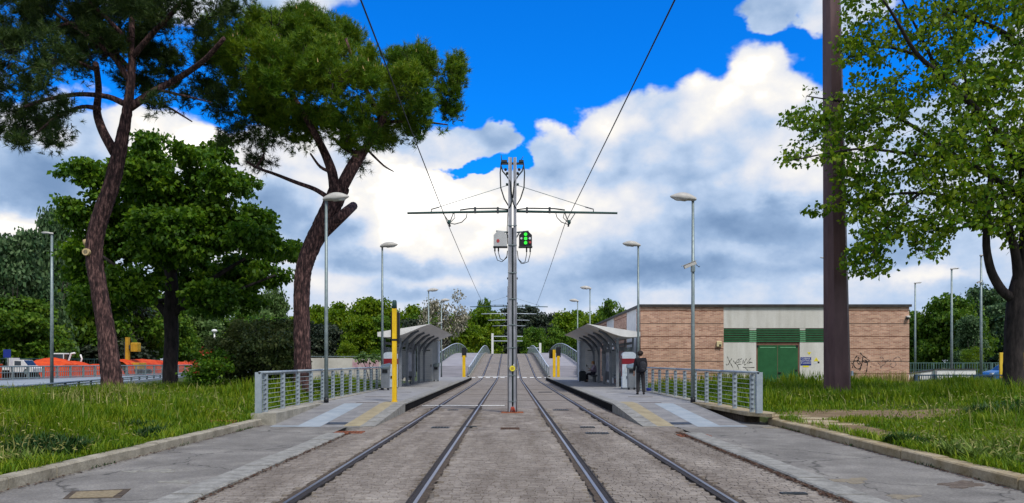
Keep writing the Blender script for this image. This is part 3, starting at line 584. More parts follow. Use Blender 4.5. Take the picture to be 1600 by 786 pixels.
# ================================================================= SHELTERS
def shelter(s, lab):
    yA, yB = 38.7, 54.5; sd = 'left' if s < 0 else 'right'
    r = empty('tram_shelter', (5.6 * s, yA, PZ), lab, 'shelter', 'two tram shelters facing each other'); inv = Matrix.Translation((-5.6 * s, -yA, -PZ))
    def fix(o): o.matrix_parent_inverse = inv; return o
    xb, xf_ = 6.62, 3.95; n = 14
    top = lambda t: 3.08 + .42 * t
    bot = lambda t: top(t) - (.10 + .26 * math.sin(math.pi * min(1, (t * .9 + .1)) ** .8) ** 1.2) * (1 - t ** 3) * (1 if t > .0 else 1) - .012
    xs = [xb + (xf_ - xb) * k / n for k in range(n + 1)]; ts = [k / n for k in range(n + 1)]
    rows = [[(x * s, y, top(t)) for x, t in zip(xs, ts)] for y in (yA, yB)]
    mb = MB(); mb.sheet(rows, True)
    mb.add([(x * s, yA, top(t)) for x, t in zip(xs, ts)] + [(x * s, yA, bot(t)) for x, t in zip(xs, ts)], [(i, i + 1, i + n + 2, i + n + 1) for i in range(n)])
    mb.add([(x * s, yB, top(t)) for x, t in zip(xs, ts)] + [(x * s, yB, bot(t)) for x, t in zip(xs, ts)], [(i + n + 1, i + n + 2, i + 1, i) for i in range(n)])
    mb.add([(xb * s, yA, top(0)), (xb * s, yB, top(0)), (xb * s, yB, bot(0)), (xb * s, yA, bot(0))], [(0, 1, 2, 3)])
    fix(mb.build('roof', M['soffit'], r))
    ny = 5
    for k in range(ny):                                          # soffit panels with open joints
        a = yA + (yB - yA) * k / ny + .012; b = yA + (yB - yA) * (k + 1) / ny - .012
        for (i0, i1) in ((0, 5), (5, 10), (10, 14)):
            o_ = MB().sheet([[(xs[i] * s, y, bot(ts[i]) - .006) for i in range(i0, i1 + 1)] for y in (a, b)], True).build('soffit_panel', M['soffit_stained' if (s > 0 and i0 >= 5) else 'soffit'], r); fix(o_)
    ys = [39.6, 42.3, 45.1, 47.9, 50.7]
    for y in ys:
        fix(MB().box((5.6 - .07) * s, (5.6 + .07) * s, y - .07, y + .07, PZ, 2.80).build('post', M['shelter_post'], r))
        path = []; 
        for k in range(9):
            t = k / 8; x = 5.6 - .95 * (1 - math.cos(t * math.pi / 2)); tt = (xb - x) / (xb - xf_); path.append((x * s, y, 2.05 + (bot(tt) - .03 - 2.05) * math.sin(t * math.pi / 2)))
        fix(MB().tube(path, .085, 6).build('curved_rib', M['shelter_dark'], r))
    # back wall bays: frame, glass, posters
    for k in range(5):
        a, b = ys[k] + .1, (ys[k + 1] - .1 if k < 4 else 53.0)
        if k % 2 == 0:
            p = fix(MB().box(6.40 * s, 6.43 * s, a, b, PZ + .35, 2.35).build('glass_pane', M['glass'], r))
        else:
            p = fix(MB().box(6.38 * s, 6.44 * s, a, b, PZ + .15, 2.45).build('back_panel', M['shelter_dark'], r))
            c = M['poster_red'] if k == 1 else M['poster_pale']
            q = MB().box(6.36 * s, 6.378 * s, a + .25, b - .25, PZ + .7, 2.2).build('poster', c, p)
        fix(MB().box(6.37 * s, 6.45 * s, a - .08, a - .02, PZ, 2.9).build('back_post', M['shelter_dark'], r))
        fix(MB().box(6.37 * s, 6.45 * s, a, b, 2.50, 2.62).build('cross_rail', M['shelter_dark'], r))
    # end cabinet with its louvred door
    c = fix(MB().box(4.95 * s, 6.35 * s, 53.2, 54.2, PZ, 3.0).build('end_cabinet', M['shelter'], r))
    d = MB().box(5.3 * s, 6.15 * s, 53.17, 53.198, PZ + .12, 2.55).build('door', M['white'], c)
    fix(MB().box(4.86 * s, 4.95 * s, 53.1, 54.3, PZ, 3.05).build('end_post', M['galv_light'], r))
    fix(MB().box(5.45 * s, 6.0 * s, 53.155, 53.169, 2.35, 2.41).build('door_vent', M['dark_steel'], r))
    fix(MB().box(5.36 * s, 5.41 * s, 53.13, 53.169, 1.25, 1.4).build('door_handle', M['black'], r))
    for k in range(15):
        z = PZ + .3 + k * .125; fix(MB().box(5.34 * s, 6.11 * s, 53.162, 53.169, z, z + .02).build('door_slat', M['shelter'], r))
    return r
M['poster_red'] = mat('reddish timetable poster', (.42, .12, .14), (.62, .55, .55), 3.5, .5, c3=(.16, .10, .14))
M['poster_pale'] = mat('blue and white poster', (.10, .14, .26), (.60, .60, .62), 2.5, .5)
shelter(-1, 'grey tram shelter with swept up roof on the left platform'); shelter(1, 'grey tram shelter with swept up roof on the right platform')
def bench(x, y, s, lab):
    b = empty('bench', (x, y, PZ), lab, 'bench', 'benches in the tram shelters')
    MB().box(-.22, .22, -.75, .75, .42, .46, .01).build('seat', M['shelter_dark'], b)
    for k in (-.5, .5):
        MB().box(-.03, .03, k - .03, k + .03, 0, .42).build('leg', M['dark_steel'], b)
        MB().box(-.2, .2, k - .025, k + .025, .37, .418).build('bracket', M['dark_steel'], b)
    return b
for (s, y, lab) in ((-1, 41.0, 'dark bench nearest the ticket machine in the left shelter'), (-1, 46.5, 'dark bench deep inside the left shelter'), (1, 41.2, 'empty dark bench behind the first posts of the right shelter'), (1, 50.4, 'dark bench under the seated person in the right shelter')):
    bench(5.62 * s if y > 50 else 5.9 * s, y, s, lab)
def ticket_machine(s, y, lab):
    t = empty('ticket_machine', (5.83 * s, y, PZ), lab, 'ticket machine', 'ticket machines at the near ends of the shelters')
    w = .33; prof = [(-w, 0), (w, 0), (w, 1.66), (w - .06, 1.75), (w - .18, 1.79), (-w + .18, 1.79), (-w + .06, 1.75), (-w, 1.66)]
    MB().prism(prof, 'y', -.2, .2).build('cabinet', M['galv_light'], t)
    MB().box(-w - .004, w + .004, -.206, .206, 1.20, 1.47).build('red_band', M['red_dark'], t)
    MB().box(-.2, .2, -.212, -.201, .78, 1.1).build('screen_panel', M['shelter'], t)
    MB().box(.08 * -s - .05, .08 * -s + .05, -.23, -.202, .5, .62).build('ticket_tray', M['black'], t)
    MB().box(-w - .012, -w - .002, -.1, .1, .6, 1.6).build('side_trim', M['red_dark'], t)
    MB().box(-w - .01, w + .01, -.21, .21, 0, .06).build('plinth', M['shelter_dark'], t)
    return t
ticket_machine(-1, 37.9, 'grey ticket machine with a dark red band on left platform'); ticket_machine(1, 37.4, 'grey ticket machine with a dark red band on right platform')
def litter_bin(x, y, lab):
    b = empty('litter_bin', (x, y, PZ), lab, 'litter bin', 'tall grey litter bins')
    MB().prism([(-.17, .1), (.17, .1), (.19, 1.0), (-.19, 1.0)], 'y', -.16, .16).build('body', M['shelter_post'], b)
    for k in (-1, 1): MB().box(k * .13 - .03, k * .13 + .03, -.12, .12, 0, .099).build('foot', M['black'], b)
    MB().add([(-.21, -.19, 1.02), (.21, -.19, 1.1), (.21, .19, 1.26), (-.21, .19, 1.18), (-.21, -.19, 1.0), (.21, -.19, 1.0), (.21, .19, 1.0), (-.21, .19, 1.0)], [(0, 1, 2, 3), (0, 4, 5, 1), (1, 5, 6, 2), (2, 6, 7, 3), (3, 7, 4, 0)]).build('lid', M['galv'], b)
    MB().box(-.12, .12, -.196, -.165, .8, .96).build('opening', M['black'], b)
    return b
litter_bin(-5.72, 35.6, 'grey litter bin beside the second lamp on left platform'); litter_bin(5.78, 36.2, 'grey litter bin half hidden behind the standing person'); litter_bin(-4.9, 51.8, 'grey litter bin deep in the left shelter'); 
# ================================================================= LAMPS
def lamp(x, y, z0, h, s, lab, group, big=True, camera=None, dia=.058, headlen=.82, flat=1.0):
    """lamp post whose head reaches towards the tracks (s is the side it stands on)"""
    r = empty('street_lamp', (x, y, z0), lab, 'street lamp', group)
    MB().tube([(0, 0, .10), (0, 0, h * .35), (0, 0, h)], [dia * 1.1, dia, dia * .72], 10).build('pole', M['galv'], r)
    MB().tube([(0, 0, 0), (0, 0, .16)], dia * 1.35, 10).build('base_collar', M['black'], r)
    d = -s; n = 12; prof = []
    Lh = headlen
    for k in range(n + 1):
        t = k / n; hw = .17 * math.sin(math.pi * min(1, t * .86 + .10)) ** .7 if t < 1 else .02
        up = flat * .20 * math.sin(math.pi * min(1, t * .80 + .14)); dn = flat * (.05 * math.sin(math.pi * t) + .03 * (t > .35) * (t < .95))
        prof.append((-.10 + Lh * t, hw, up, dn))
    mb = MB(); rows = []
    for (u, hw, up, dn) in prof:
        rows.append([(d * u, hw * math.cos(a), h + .02 + (up if math.sin(a) > 0 else dn) * math.sin(a) + (u * .13)) for a in np.linspace(0, 2 * math.pi, 11)])
    mb.sheet(rows, True); mb.build('lamp_head', M['lamp_head'], r)
    mb = MB(); mb.ball((d * (Lh * .52), 0, h + .02 + Lh * .05), (.2 * Lh / .82, .12, .075 * flat)); mb.build('lamp_glass', M['lamp_glass'], r)
    MB().tube([(0, 0, h - .02), (0, 0, h + .09)], dia * .95, 8).build('lamp_socket', M['lamp_head'], r)
    if camera:
        zc, dirx = camera
        c = MB().box(-.28, .12, -.06, .06, 0, .11, .02).box(-.34, .16, -.075, .075, .111, .123).build('security_camera', M['lamp_head'], r)
        MB().box(-.05, .05, -.09, .09, zc - .2, zc - .001).build('camera_bracket', M['galv'], r)
        c.location = (0, 0, zc); c.rotation_euler = (0, rad(-22), 0)
        MB().tube([(.1, 0, zc + .03), (.2, 0, zc - .05), (.22, 0, zc - .01)], .012, 5).build('camera_cable', M['cable'], r)
    return r
G1 = 'tall lamps along the platforms'
lamp(-5.80, 24.4, .28, 6.42, -1, 'tall lamp on left platform in front of the nearer pine trunk', G1)
lamp(-5.93, 36.0, .27, 6.68, -1, 'lamp beside the litter bin on left platform', G1)
lamp(-5.95, 57.0, .27, 6.55, -1, 'lamp rising behind the left shelter roof, nearer of that pair', G1)
l4 = lamp(-5.90, 67.3, .2, 6.7, -1, 'lamp with a small white camera behind the left shelter', G1, camera=(4.8, 1))
lamp(5.85, 24.4, .28, 6.42, 1, 'tall lamp with a security camera by the right fence', G1, camera=(4.35, 1))
lamp(5.95, 35.3, .27, 6.62, 1, 'lamp at the corner of the brick building behind the standing person', G1)
lamp(5.90, 55.8, .27, 6.60, 1, 'lamp rising behind the right shelter roof, nearer of that pair', G1)
lamp(5.95, 66.4, .2, 6.6, 1, 'farthest lamp on the right platform, left of its neighbour', G1)
G2 = 'slender road lamps in the distance'
def road_lamp(px, py, Y, lab, s=1, dia=.09, cam_=None):
    x, y, z = P(px, py, Y); return lamp(x, y, .0, z, s, lab, G2, dia=dia, camera=cam_, headlen=.72, flat=.45)
road_lamp(81, 366, 44, 'slender white lamp post in front of the poplars on the far left', 1)
road_lamp(1430, 443, 72, 'slender lamp just right of the brick building', -1)
road_lamp(1487, 421, 61, 'slender lamp behind the white low wall', -1)
road_lamp(1533, 400, 55, 'slender lamp with a camera, rising into the tree on the right', -1, cam_=(7.3, 1))
road_lamp(1291, 404, 75, 'lamp mostly hidden behind the thick brown mast', 1)
x, y, z = P(335, 517, 58)
r = empty('park_lamp', (x, y, 0), 'small white park lamp behind the dark bush on the left', 'park lamp')
MB().tube([(0, 0, 0), (0, 0, z - .12)], .06, 8).build('pole', M['white'], r); MB().ball((0, 0, z), (.22, .22, .13)).build('lamp_shade', M['white'], r)

# ================================================================= TRAM MASTS AND WIRES
M['green_light'] = mat('lit green lamp', (.02, .5, .03), rough=.4, emit=((.03, .75, .04), .5))
M['white_lens'] = mat('pale lens', (.55, .58, .62), rough=.3)
M['badge'] = mat('dull red badge', (.35, .05, .05), rough=.5); M['grey_box'] = mat('grey signal box', (.36, .37, .38), (.44, .45, .46), 5, .5)
def mast(x, y, z0, lab, full, amt='green_steel'):
    r = empty('tram_mast', (x, y, z0), lab, 'mast', 'masts carrying the tram wires down the middle'); HM = 7.86
    if full:
        for (a, b, nm) in ((-.135, -.018, 'column_half'), (.038, .135, 'column_half')):
            k = .82
            mb = MB(); mb.add([(a, -.11, 0), (b, -.11, 0), (b, .11, 0), (a, .11, 0), (a * k, -.09, HM), (b * k, -.09, HM), (b * k, .09, HM), (a * k, .09, HM)], [(0, 1, 5, 4), (1, 2, 6, 5), (2, 3, 7, 6), (3, 0, 4, 7), (4, 5, 6, 7)])
            mb.build(nm, M['mast'], r)
            mb = MB()                                             # rolled flange along the outer edge
            xx = a if a < 0 else b; mb.tube([(xx * .96, -.112, 0), (xx * .79, -.092, HM)], .022, 6); mb.build('flange', M['mast'], r)
        MB().add([(-.02, -.07, .25), (.04, -.07, .25), (.034, -.06, 5.7), (-.016, -.06, 5.7)], [(0, 1, 2, 3)]).build('channel', M['black'], r)
        MB().tube([(.01 + .006 * math.sin(q), -.10, .2 + q * .27) for q in range(20)], .024, 6).build('trunk_cable', M['cable'], r)
        for z in (.35, 1.15, 2.0, 2.7, 3.5, 4.3, 5.15, 5.75): MB().box(-.142, .142, -.125, -.105, z, z + .022).build('clamp_band', M['galv'], r)
        for z in (4.12, 3.35): MB().box(-.165, .165, -.06, .06, z, z + .05).build('step_bracket', M['dark_steel'], r)
        MB().box(-.34, .34, -.2, .2, -.03, .03, .01).build('base_plate', M['rust'], r)
        for q in (-.05, .02, .08): MB().tube([(q, -.13, .03), (q * .4, -.13, .19)], .022, 5).build('base_cable', M['rust_red'], r)
        p = MB(); p.prism([(.085 * math.cos(a), 1.37 + .085 * math.sin(a)) for a in np.linspace(0, 6.283, 21)[:-1]], 'y', -.155, -.128); p = p.build('round_sign', M['yellow_sign'], r)
        MB().prism([(.052 * math.cos(a), 1.37 + .05 * math.sin(a)) for a in np.linspace(0, 6.283, 15)[:-1]], 'y', -.158, -.1555).build('sign_mark', M['ochre'], p)
        MB().box(.03, .06, -.15, -.12, 1.455, 1.50).build('sign_clip', M['white'], r)
    else:
        MB().box(-.12, .12, -.1, .1, -1.5, HM).build('column', M['mast'], r)
    za = 6.18
    for s in (-1, 1):
        a = MB().tube([(s * .12, 0, za + .035), (s * 1.6, 0, za + .01), (s * 3.24, 0, za - .02)], [.040, .038, .032], 8).build('arm', M[amt], r)
        MB().tube([(s * .12, -.0, za + .09), (s * .5, 0, za + .13), (s * 1.3, 0, za + .12), (s * 1.62, 0, za + .075)], .022, 6).build('arm_cable', M['dark_steel'], a)
        for q in (.45, 1.15): MB().box(s * q - .03, s * q + .03, -.05, .05, za - .02, za + .16).build('arm_clip', M['dark_steel'], a)
        MB().tube([(s * .12, 0, 7.03), (s * 2.3, 0, za + .16)], .010, 5).build('stay_wire', M['galv'], r)
        MB().tube([(s * 2.25, 0, za + .17), (s * 2.5, 0, za + .10), (s * 2.5, 0, za)], .018, 5).build('stay_bracket', M['dark_steel'], r)
        MB().tube([(s * .1, 0, 7.03), (s * .17, 0, 7.05), (s * .2, 0, 7.05)], .04, 8).build('stay_insulator', M['green_steel'], r)
        if full:
            hx = s * 1.72 if s > 0 else -1.92
            h = MB().tube([(hx - .1 * s, 0, za - .02), (hx + .02 * s, -.02, za - .34)], .016, 5).tube([(hx + .22 * s, 0, za - .02), (hx + .05 * s, -.02, za - .28)], .014, 5).tube([(hx + .02 * s - .14 * s, 0, za - .02), (hx - .15 * s, 0, za - .16), (hx - .02 * s, -.02, za - .30)], .012, 5).build('wire_hanger', M['dark_steel'], r)
            MB().ball((hx + .03 * s, -.02, za - .30), (.055, .05, .075)).build('hanger_insulator', M['green_steel'], h)
            MB().tube([(hx + .045 * s, -.02, za - .24), (hx + .0 * s, -.04, za - .44)], .03, 6).build('wire_clamp', M['dark_steel'], h)
            MB().tube([(hx - .52 * s, 0, za - .04), (hx - .50 * s, 0, za - .16), (hx - .36 * s, 0, za - .30), (hx - .14 * s, 0, za - .36), (hx - .02 * s, -.02, za - .34)] if s < 0 else [(hx - .38, 0, za - .03), (hx - .34, 0, za - .16), (hx - .2, 0, za - .30), (hx + .02, -.02, za - .38)], .014, 5).build('jumper_cable', M['cable'], h)
    if full:
        c = MB().box(-.33, .33, -.035, .035, 7.66, 7.72).box(-.35, -.16, -.06, .06, 7.73, 7.79).box(.2, .35, -.06, .06, 7.73, 7.79).build('cross_arm', M['dark_steel'], r)
        MB().tube([(-.33, 0, 7.74), (-.345, 0, 7.95)], .012, 5).tube([(.2, 0, 7.7), (.34, -.05, 7.9)], .010, 5).build('antenna_rod', M['dark_steel'], c)
        for s in (-1, 1):
            MB().tube([(s * .34, 0, 7.72), (s * .375, 0, 7.4), (s * .36, 0, 6.95), (s * .25, -.02, 6.6), (s * .12, -.03, 6.38)], .022, 6).build('cable_loop', M['cable'], r)
            MB().tube([(s * .34, 0, 7.6), (s * .30, -.02, 7.45), (s * .18, -.05, 7.3), (s * .06, -.11, 7.1), (s * .01, -.12, 6.6)], .022, 6).build('cable_loop', M['cable'], r)
            for (qx, qz) in ((.21, 7.5), (.16, 7.38)): MB().ball((s * qx, -.03, qz), (.045, .04, .05)).build('insulator', M['black'], r)
            MB().tube([(s * .12, -.1, 6.28), (s * .03, -.12, 6.42), (0, -.12, 6.6)], .02, 5).build('cable_loop', M['cable'], r)
        MB().tube([(-.14, -.06, 6.15), (-.16, -.06, 5.7), (-.145, -.06, 5.2)], .012, 5).build('down_cable', M['cable'], r)
        def sbox(x0, x1, z0_, z1_, mt):
            ch = .12
            outline = [(x0, z0_), (x1, z0_), (x1, z1_ - ch), (x1 - ch, z1_), (x0 + ch, z1_), (x0, z1_ - ch)]
            b = MB().prism(outline, 'y', -.16, .08).build('signal_box', M[mt], r)
            MB().box(x0 - .015, x1 + .015, -.17, .09, z0_ - .03, z0_ - .001).build('flange', M['dark_steel'], b); return b
        b = sbox(-.575, -.165, 5.12, 5.58, 'grey_box'); tag(b, 'grey back of the left signal box')
        MB().prism([(-.44 + .048 * math.cos(a), 5.28 + .055 * math.sin(a)) for a in np.linspace(0, 6.283, 15)[:-1]], 'y', -.166, -.161).build('badge', M['badge'], b)
        b = sbox(.205, .60, 5.12, 5.58, 'black'); tag(b, 'black face of the right signal box with three green lights')
        for (qx, qz, mt, rr) in ((.405, 5.48, 'green_light', .05), (.405, 5.35, 'green_light', .05), (.405, 5.22, 'green_light', .05), (.275, 5.355, 'white_lens', .032), (.535, 5.355, 'white_lens', .036), (.54, 5.235, 'badge', .04)):
            MB().prism([(qx + rr * math.cos(a), qz + rr * math.sin(a)) for a in np.linspace(0, 6.283, 13)[:-1]], 'y', -.185, -.1605).build('lens', M[mt], b)
        MB().tube([(-.5, -.03, 5.6), (-.12, -.03, 5.56)], .025, 5).tube([(-.2, 0, 5.6), (-.12, 0, 5.4)], .02, 5).build('box_bracket', M['galv'], r)
        MB().tube([(.5, -.03, 5.6), (.12, -.03, 5.56)], .025, 5).tube([(.24, 0, 5.6), (.12, 0, 5.4)], .02, 5).build('box_bracket', M['galv'], r)
        for (q0, q1, low) in ((-.54, -.15, 4.66), (-.43, -.15, 4.70)):
            MB().tube([(q0, 0, 5.09), (q0 - .0, 0, 4.95), (q0 * .8 - .03, 0, low + .05), ((q0 + q1) / 2 + .02, 0, low), (q1 - .02, 0, low + .13), (q1, -.02, 5.0)], .013, 6).build('box_cable', M['cable'], r); MB().tube([(q0, 0, 5.09), (q0, 0, 4.98)], .026, 6).build('cable_gland', M['black'], r)
        for (q0, q1, low) in ((.55, .15, 4.60), (.44, .15, 4.60)):
            MB().tube([(q0, 0, 5.09), (q0, 0, 4.90), (q0 * .85 + .02, 0, low + .06), ((q0 + q1) / 2 - .02, 0, low), (q1 + .03, 0, low + .15), (q1, -.02, 5.0)], .013, 6).build('box_cable', M['cable'], r); MB().tube([(q0, 0, 5.09), (q0, 0, 4.96)], .026, 6).build('cable_gland', M['black'], r)
    return r
M['rust_red'] = mat('red oxide cable sleeve', (.30, .045, .025), rough=.8); M['yellow_sign'] = mat('yellow sign face', (.72, .62, .04), rough=.5); M['ochre'] = mat('dark ochre print', (.40, .30, .03), rough=.6)
mast(.11, 23.7, .0, 'steel mast with signal boxes standing in the foreground between the tracks', True)
m2 = mast(0, 63.8, 0, 'second tram mast in line, right behind the foreground signal mast', False)
m3 = mast(0, 90, 1.06, 'third tram mast in line, on the bridge behind the foreground signal mast', False, 'galv_light')  # arms in pale steel, their sunlit look put into the colour
for y, z, w in ((90, 1.06, 'third'), (119, 1.9, 'fourth'), (150, 2.5, 'fifth'), (176, 1.25, 'sixth')):
    if w == 'third': continue
    c = copy_tree(m3); c.location = (0, y, z); c['label'] = w + ' tram mast in line, on the bridge behind the foreground signal mast'
for (px, pyt, lab) in ((769.5, 521, 'white line post beyond the crest of the bridge, left of the mast'), (844, 536, 'short white line post beyond the crest of the bridge, right of the mast')):
    Y = 158; x, y, z = P(px, pyt, Y); r = empty('line_post', (x, y, 1.2), lab, 'line post')
    MB().box(-.22, .22, -.22, .22, 0, z - 1.2).build('post', M['white'], r)
    if px < 800:
        for q in (525.5, 532.7): zz = P(px, q, Y)[2] - 1.2; MB().box(.22, 6.2, -.07, .07, zz - .07, zz + .07).build('cross_arm', M['galv_light'], r)
    else: zz = P(px, 543.5, Y)[2] - 1.2; MB().box(-2.7, -.22, -.07, .07, zz - .07, zz + .07).build('cross_arm', M['galv_light'], r)
def wire(pts, lab):
    path = []
    for (a, b) in zip(pts[:-1], pts[1:]):
        for k in range(8):
            t = k / 8; p = Vector(a).lerp(Vector(b), t); p.z -= .10 * 4 * t * (1 - t) * (1 if (b[1] - a[1]) < 45 else 1); path.append(p)
    path.append(Vector(pts[-1]))
    o = MB().tube(path, .0105, 5).build('contact_wire', M['cable']); tag(o, lab, 'wire', 'contact wires above the tracks')
wire([(-1.40, -16, 5.8), (-1.87, 23.68, 5.80), (-1.9, 63.78, 5.95), (-1.75, 90, 6.98), (-1.9, 119, 7.8), (-1.75, 150, 8.4), (-1.8, 176, 7.2)], 'black contact wire over the left hand track')
wire([(2.2, -16, 5.8), (1.72, 23.68, 5.80), (2.15, 63.78, 5.95), (1.75, 90, 6.98), (1.9, 119, 7.8), (1.75, 150, 8.4), (1.8, 176, 7.2)], 'black contact wire over the right hand track')

# ================================================================= TRAFFIC LIGHTS
def signal_post(x, y, z0, h, w, lab, heads, ylo=0.0, cap=True, facing=1):
    r = empty('traffic_light', (x, y, z0), lab, 'traffic light', 'yellow posted traffic lights on the platforms')
    MB().box(-w, w, -w, w, 0, h - (.27 if cap else 0), .01).build('post', M['yellow'], r)
    MB().box(-w * 1.25, w * 1.25, -w * 1.25, w * 1.25, .0, .035).build('foot_plate', M['yellow'], r)
    if cap: MB().tube([(0, 0, h - .27), (0, 0, h - .05), (0, 0, h)], [w * 1.15, w * 1.05, w * .7], 10).build('cap', M['green_steel'], r)
    for (dx, z, hw, hh) in heads:
        d_ = w + .12
        hd = MB().box(dx - hw, dx + hw, w + .012, w + .26, z - hh, z + hh, .03).build('signal_head', M['black'], r)
        for k in (-1, 0, 1):
            cz = z + k * hh * .62; mb = MB()
            a = np.linspace(.15, math.pi - .15, 8)
            yb = w + .26 if facing > 0 else w + .012; ye = yb + .16 * facing
            mb.sheet([[(dx + hw * .72 * math.cos(t), yb, cz + hw * .72 * math.sin(t)) for t in a], [(dx + hw * .72 * math.cos(t), ye, cz + hw * .62 * math.sin(t)) for t in a]], True)
            mb.build('visor', M['green_steel'], hd)
            MB().prism([(dx + hw * .6 * math.cos(t), cz + hw * .6 * math.sin(t)) for t in np.linspace(0, 6.283, 13)[:-1]], 'y', yb - .002 * facing * -1, yb + .006 * facing).build('lens', M['shelter_dark'], hd)
    if heads and cap: MB().box(-w * 1.15, w * 1.15, -w * 1.15, w + .02, h - 1.32, h - 1.26).build('clamp', M['black'], r)
    return r
signal_post(-3.72, 25.0, PZ, 3.31, .07, 'tall yellow traffic light post with dark heads seen from behind, left platform', [(-.0, 2.42, .135, .52)])
signal_post(-3.98, 68.2, .2, 1.95, .13, 'small yellow traffic light post at the far end of left platform', [(.0, 2.25, .2, .43)], cap=False)
signal_post(3.98, 67.4, .2, 2.45, .12, 'left one of the twin yellow traffic light posts at the far end of right platform', [(-.25, 2.1, .18, .40)], cap=False)
signal_post(4.35, 67.4, .2, 1.9, .12, 'right one of the twin yellow traffic light posts at the far end of right platform', [(.02, 2.25, .2, .45)], cap=False)

# thick brown mast on the right lawn
x, y, z = P(1308.5, 605, 28.0); gz0 = float(gz(x, 28.0)); r = empty('steel_mast', (x, y, gz0 - .1), 'very thick brown steel mast rising out of the frame on the right', 'mast')
ring = lambda z_, rr, dx: [(dx + rr * math.cos(a) * (1 - .07 * (k % 2)), rr * math.sin(a) * (1 - .07 * (k % 2)), z_) for k, a in enumerate(np.linspace(0, 2 * math.pi, 13)[:-1])]
def shaft(za, zb):
    f = lambda q: .50 - .0115 * q; dx = lambda q: -.0148 * q
    mb = MB(); a, b = ring(za, f(za), dx(za)), ring(zb, f(zb), dx(zb)); mb.add(a + b, [(i, (i + 1) % 12, (i + 1) % 12 + 12, i + 12) for i in range(12)] + [tuple(range(12, 24))]); return mb
shaft(0, 8.86).build('lower_shaft', M['corten'], r); shaft(8.88, 19).build('upper_shaft', M['corten'], r)
MB().tube([(-.131, 0, 8.82), (-.131, 0, 8.92)], .405, 12).build('joint_ring', M['corten'], r)
MB().box(.30, .36, -.50, -.42, .95, 1.12).build('metal_tag', M['galv_light'], r)

# ================================================================= BRICK BUILDING
BX0, BX1, BY, BZ = 7.38, 22.42, 43.0, 4.80; BY2 = 68.0
bd = empty('substation_building', (BX0, BY, 0), 'low red brick and white plaster building with green door and louvres', 'building'); binv = Matrix.Translation((-BX0, -BY, 0))
def bp(o): o.matrix_parent_inverse = binv; return o
XA, XB = 12.03, 18.15                                                     # plastered part of the front
bp(MB().box(BX0 + .06, BX1 - .06, BY + .06, BY2 - .06, -.2, 4.70).build('wall_core', M['groove'] if 'groove' in M else M['fascia'], bd))
grooves = [4.435, 3.72, 3.01, 2.316, 1.61, .915, .23]
bands = [(4.46, 4.66)] + [(grooves[i + 1] + .018, grooves[i] - .018) for i in range(6)] + [(-.2, .205)]
for (za, zb) in bands:
    bp(MB().box(BX0, XA, BY, BY + .25, za, zb).build('brick_band', M['brick'], bd)); bp(MB().box(XB, BX1, BY, BY + .25, za, zb).build('brick_band', M['brick'], bd))
    bp(MB().box(BX0, BX0 + .25, BY + .251, BY + 1.45, za, zb).build('brick_band', M['brick'], bd))
    bp(MB().box(BX0, BX0 + .25, BY + 5.2, BY + 11, za, zb).build('brick_band', M['brick'], bd)); bp(MB().box(BX0, BX0 + .25, BY + 15, BY2, za, zb).build('brick_band', M['brick'], bd))
    bp(MB().box(BX1 - .25, BX1, BY + .251, BY2, za, zb).build('brick_band', M['brick'], bd))
bp(MB().box(BX0 + .02, BX0 + .2, BY + 1.45, BY + 5.2, .0, 4.66).build('plaster_panel', M['white'], bd)); bp(MB().box(BX0 + .02, BX0 + .2, BY + 11, BY + 15, 0, 4.66).build('plaster_panel', M['white'], bd))
bp(MB().box(XA, XB, BY + .02, BY + .25, 3.47, 4.66).build('plaster_panel', M['plaster'], bd))
bp(MB().box(XA, 13.86, BY + .02, BY + .25, -.2, 2.67).build('plaster_panel', M['plaster'], bd)); bp(MB().box(16.30, XB, BY + .02, BY + .25, -.2, 2.67).build('plaster_panel', M['plaster'], bd))
bp(MB().box(BX0 - .10, BX1 + .10, BY - .10, BY2 + .1, 4.661, 4.80).build('roof_edge', M['fascia'], bd))
for (a, b, mt) in ((XA, 13.47, 'louvre'), (13.47, 13.87, 'galv_light'), (13.87, 16.30, 'louvre'), (16.30, 16.62, 'galv_light'), (16.62, XB, 'louvre')):
    zt = 3.47 if mt == 'louvre' else 3.36; ns = 6
    if mt != 'louvre': bp(MB().box(a, b, BY + .03, BY + .25, 3.361, 3.469).build('plaster_panel', M['plaster'], bd))
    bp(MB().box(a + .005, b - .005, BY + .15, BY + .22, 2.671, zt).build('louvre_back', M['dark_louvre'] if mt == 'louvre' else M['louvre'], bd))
    for k in range(ns):
        zz = 2.70 + k * (zt - 2.70) / ns
        bp(MB().prism([(BY + .0, zz), (BY + .14, zz + .055), (BY + .14, zz + .075), (BY + .0, zz + .07)], 'x', a + .004, b - .004).build('louvre_slat', M['louvre' if mt == 'louvre' else 'louvre_pale'], bd))
bp(MB().box(13.861, 16.299, BY + .12, BY + .2, -.1, 2.668).build('door_frame', M['door_green'], bd))
for (a, b, hx) in ((13.95, 15.06, 15.0), (15.085, 16.21, 15.16)):
    d = bp(MB().box(a, b, BY + .055, BY + .118, -.05, 2.52).build('door', M['door_green'], bd))
    MB().box(a + .12, b - .12, BY + .038, BY + .054, 2.36, 2.41).build('door_trim', M['louvre_pale'], d)
    MB().box(a + .1, b - .1, BY + .05, BY + .0545, .15, 2.25).build('door_skin', M['door_green'], d)
bp(MB().box(15.10, 15.28, BY + .0, BY + .054, .95, 1.0).build('door_handle', M['black'], bd))
for (x_, z_) in ((13.96, 2.42), (16.17, 2.42), (16.12, 1.05)): bp(MB().box(x_ - .07, x_ + .05, BY + .02, BY + .054, z_, z_ + .1).build('hinge', M['black'], bd))
bp(MB().box(16.06, 16.1, BY + .04, BY + .054, .45, .54).build('lock_tag', M['white'], bd))
